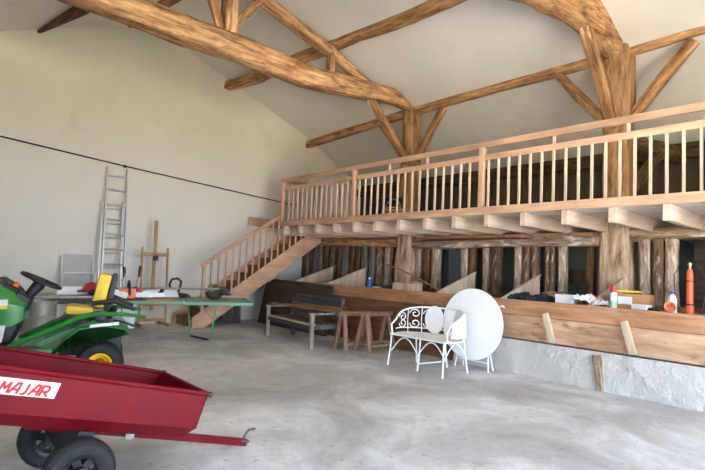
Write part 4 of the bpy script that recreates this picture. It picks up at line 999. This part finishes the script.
for s in (-1, 1):
    m = MB(); m.bar((.56, s*.33, .42), (.02, s*.34, .66), .05, .035, up=(0, 1, 0)); m.build('brace_bar', M_GREEN, t)
m = MB(); m.box((.7, 0, .33), (1.3, .22, .12), bev=.01); m.build('chassis', M_BLACK, t)
m = MB(); m.hull([(.35, -.5, .12), (.95, -.5, .12), (.95, .5, .12), (.35, .5, .12)], [(.4, -.42, .24), (.9, -.42, .24), (.9, .42, .24), (.4, .42, .24)]); m.build('mower_deck', M_GREEN, t, bevel=.02)
st = thing('x', 'x', 'x'); bpy.data.objects.remove(st)
m = MB(); m.box((.22, 0, .735), (.26, .40, .09), Matrix.Rotation(R(-6), 4, 'Y'), bev=.04); sc_ = m.build('seat_cushion', M_YELLOW, t)
m = MB(); m.box((.2, 0, .67), (.36, .46, .06), bev=.02); m.build('seat_base', M_BLACK, t)
m = MB(); m.box((.03, 0, .95), (.13, .42, .36), Matrix.Rotation(R(-10), 4, 'Y'), bev=.055); m.build('seat_backrest', M_YELLOW, t)
m = MB(); m.box((-.06, 0, .93), (.06, .45, .40), Matrix.Rotation(R(-9), 4, 'Y'), bev=.04); m.tube([(-.06, -.2, .68), (-.11, 0, .75), (-.06, .2, .68)], .03, 8); m.build('seat_shell', M_BLACK, t)
for s in (-1, 1):
    m = MB(); m.tube([(-.30, s*.26, .76), (-.1, s*.27, .85), (.12, s*.27, .82)], [.02, .028, .024], 8); m.build('armrest', M_BLACK, t)
m = MB(); m.ball((.02, .38, .69), .06, 2, (1, .8, .75)); m.build('fuel_cap', M_GREY_PLASTIC, t)
m = MB(); m.tube([(-.1, .36, .66), (-.2, .38, .64), (-.3, .38, .60)], .012, 6); m.build('lever', M_BLACK, t)
# hood and dash
m = MB()
secs = [(.70, .17, .64, .86), (.79, .22, .58, .94), (.92, .25, .56, 1.02), (1.2, .25, .55, 1.01), (1.5, .23, .55, .95), (1.62, .19, .56, .84)]
prev = None
rings = []
for x, w, zb, zt in secs:
    pr_ = [(-w, zb), (w, zb), (w*1.02, zb+(zt-zb)*.6), (w*.8, zt-.03), (w*.45, zt), (-w*.45, zt), (-w*.8, zt-.03), (-w*1.02, zb+(zt-zb)*.6)]
    rings.append([m.bm.verts.new((x, yy, zz)) for yy, zz in pr_])
for a, b in zip(rings, rings[1:]):
    for k in range(8): m.bm.faces.new((a[k], a[(k+1) % 8], b[(k+1) % 8], b[k]))
m.bm.faces.new(rings[0][::-1]); m.bm.faces.new(rings[-1]); m.build('hood', M_GREEN, t, ang=18, bevel=.012)
m = MB(); m.hull([(.80, -.16, .42), (.90, -.18, .42), (.90, .18, .42), (.80, .16, .42)], [(.66, -.15, .85), (.78, -.19, .93), (.78, .19, .93), (.66, .15, .85)]); m.build('dashboard', M_BLACK, t, bevel=.015)
m = MB(); m.hull([(.76, -.2, .92), (1.02, -.2, 1.01), (1.02, .2, 1.01), (.76, .2, .92)], [(.80, -.16, .97), (.93, -.14, 1.06), (.99, .14, 1.06), (.80, .16, .97)]); m.build('hood_vent', M_BLACK, t, bevel=.01)
for s in (-1, 1):
    m = MB(); m.hull([(.84, s*.22, .79), (1.35, s*.25, .76), (1.38, s*.25, .82), (.84, s*.22, .85)], [(.84, s*.255, .79), (1.35, s*.264, .76), (1.38, s*.264, .82), (.84, s*.25, .85)]); m.build('hood_stripe', M_DECALWHITE, t, smooth=False)
    m = MB(); m.hull([(.84, s*.22, .76), (1.36, s*.25, .73), (1.36, s*.25, .758), (.84, s*.22, .788)], [(.84, s*.257, .76), (1.36, s*.265, .73), (1.36, s*.265, .758), (.84, s*.256, .788)]); m.build('hood_stripe', M_YELLOW, t, smooth=False)
    m = MB(); m.hull([(.86, s*.24, .44), (1.3, s*.24, .44), (1.36, s*.246, .60), (.84, s*.246, .60)], [(.86, s*.256, .44), (1.3, s*.256, .44), (1.36, s*.258, .60), (.84, s*.258, .60)]); m.build('side_grille', M_GREYBOX, t, smooth=False)
# steering wheel
wh = bpy.data.objects.new('steering_wheel', None); C.objects.link(wh)
bpy.data.objects.remove(wh)
Mst = Matrix.Translation((.60, 0, 1.03)) @ Matrix.Rotation(R(-24), 4, 'Y')
m = MB(); pts = [Mst @ Vector((.19*math.cos(2*PI*k/28), .19*math.sin(2*PI*k/28), 0)) for k in range(28)]; m.tube(pts, .017, 8, closed=True); sw = m.build('steering_wheel', M_BLACK, t)
m = MB()
for a in (90, 210, 330):
    m.bar(Mst @ Vector((.03*math.cos(R(a)), .03*math.sin(R(a)), -.03)), Mst @ Vector((.185*math.cos(R(a)), .185*math.sin(R(a)), 0)), .05, .02)
m.build('wheel_spoke', M_BLACK, sw, smooth=False)
m = MB(); m.tube([Mst @ Vector((0, 0, .0)), Mst @ Vector((0, 0, -.05)), (.72, 0, .85)], [.05, .06, .04], 12); m.build('steering_column', M_BLACK, t)
m = MB(); m.ball((.80, .13, .99), .03, 2); m.build('key_knob', M_ORANGE, t)

# ------------------------------------------------------------------ light, world, camera
w = bpy.data.worlds.new('sky'); sc.world = w; w.use_nodes = True
N, L = w.node_tree.nodes, w.node_tree.links
bg = N['Background']
tc = N.new('ShaderNodeTexCoord'); sx = N.new('ShaderNodeSeparateXYZ'); L.new(tc.outputs['Generated'], sx.inputs[0])
rp = ramp(N, [(.0, (.76, .87, 1.)), (.5, (.45, .66, 1.))]); L.new(sx.outputs['Z'], rp.inputs['Fac'])
L.new(rp.outputs['Color'], bg.inputs['Color']); bg.inputs['Strength'].default_value = 4.6
sun = bpy.data.lights.new('sun', 'SUN'); sun.energy = 30.0; sun.angle = R(.6); sun.color = (1, .92, .80)
so = bpy.data.objects.new('sun', sun); C.objects.link(so); so.rotation_euler = Vector((1, -.01, 1.35)).to_track_quat('Z', 'Y').to_euler()
pl = bpy.data.lights.new('door_portal', 'AREA'); pl.shape = 'RECTANGLE'; pl.size = DZ; pl.size_y = DY1-DY0; pl.cycles.is_portal = True
po = bpy.data.objects.new('door_portal', pl); C.objects.link(po)
pl2 = bpy.data.lights.new('gable_portal', 'AREA'); pl2.shape = 'RECTANGLE'; pl2.size = GX1-GX0; pl2.size_y = GZ; pl2.cycles.is_portal = True
po2 = bpy.data.objects.new('gable_portal', pl2); C.objects.link(po2); po2.location = ((GX0+GX1)/2, YF-.1, GZ/2); po2.rotation_euler = (R(90), 0, 0)
po.location = (XL-.1, (DY0+DY1)/2, DZ/2); po.rotation_euler = (0, R(-90), 0)

cam = bpy.data.cameras.new('camera'); co = bpy.data.objects.new('camera', cam); C.objects.link(co)
yaw, pit, rol = R(41.785), R(3.8323), R(2.5721)
fw = Vector((math.sin(yaw)*math.cos(pit), math.cos(yaw)*math.cos(pit), math.sin(pit)))
rt = Vector((math.cos(yaw), -math.sin(yaw), 0)); upv = rt.cross(fw)
r2 = rt*math.cos(rol)+upv*math.sin(rol); u2 = -rt*math.sin(rol)+upv*math.cos(rol)
Mx = Matrix((r2, u2, -fw)).transposed().to_4x4(); Mx.translation = (0, 0, 1.3); co.matrix_world = Mx
cam.sensor_width = 36; cam.lens = 499.2/705*36; cam.clip_start = .05
sc.camera = co
sc.view_settings.view_transform = 'Standard'; sc.view_settings.look = 'None'; sc.view_settings.gamma = 1
sc.view_settings.exposure = 1.85
sc.cycles.max_bounces = 14; sc.cycles.diffuse_bounces = 10; sc.cycles.use_denoising = True
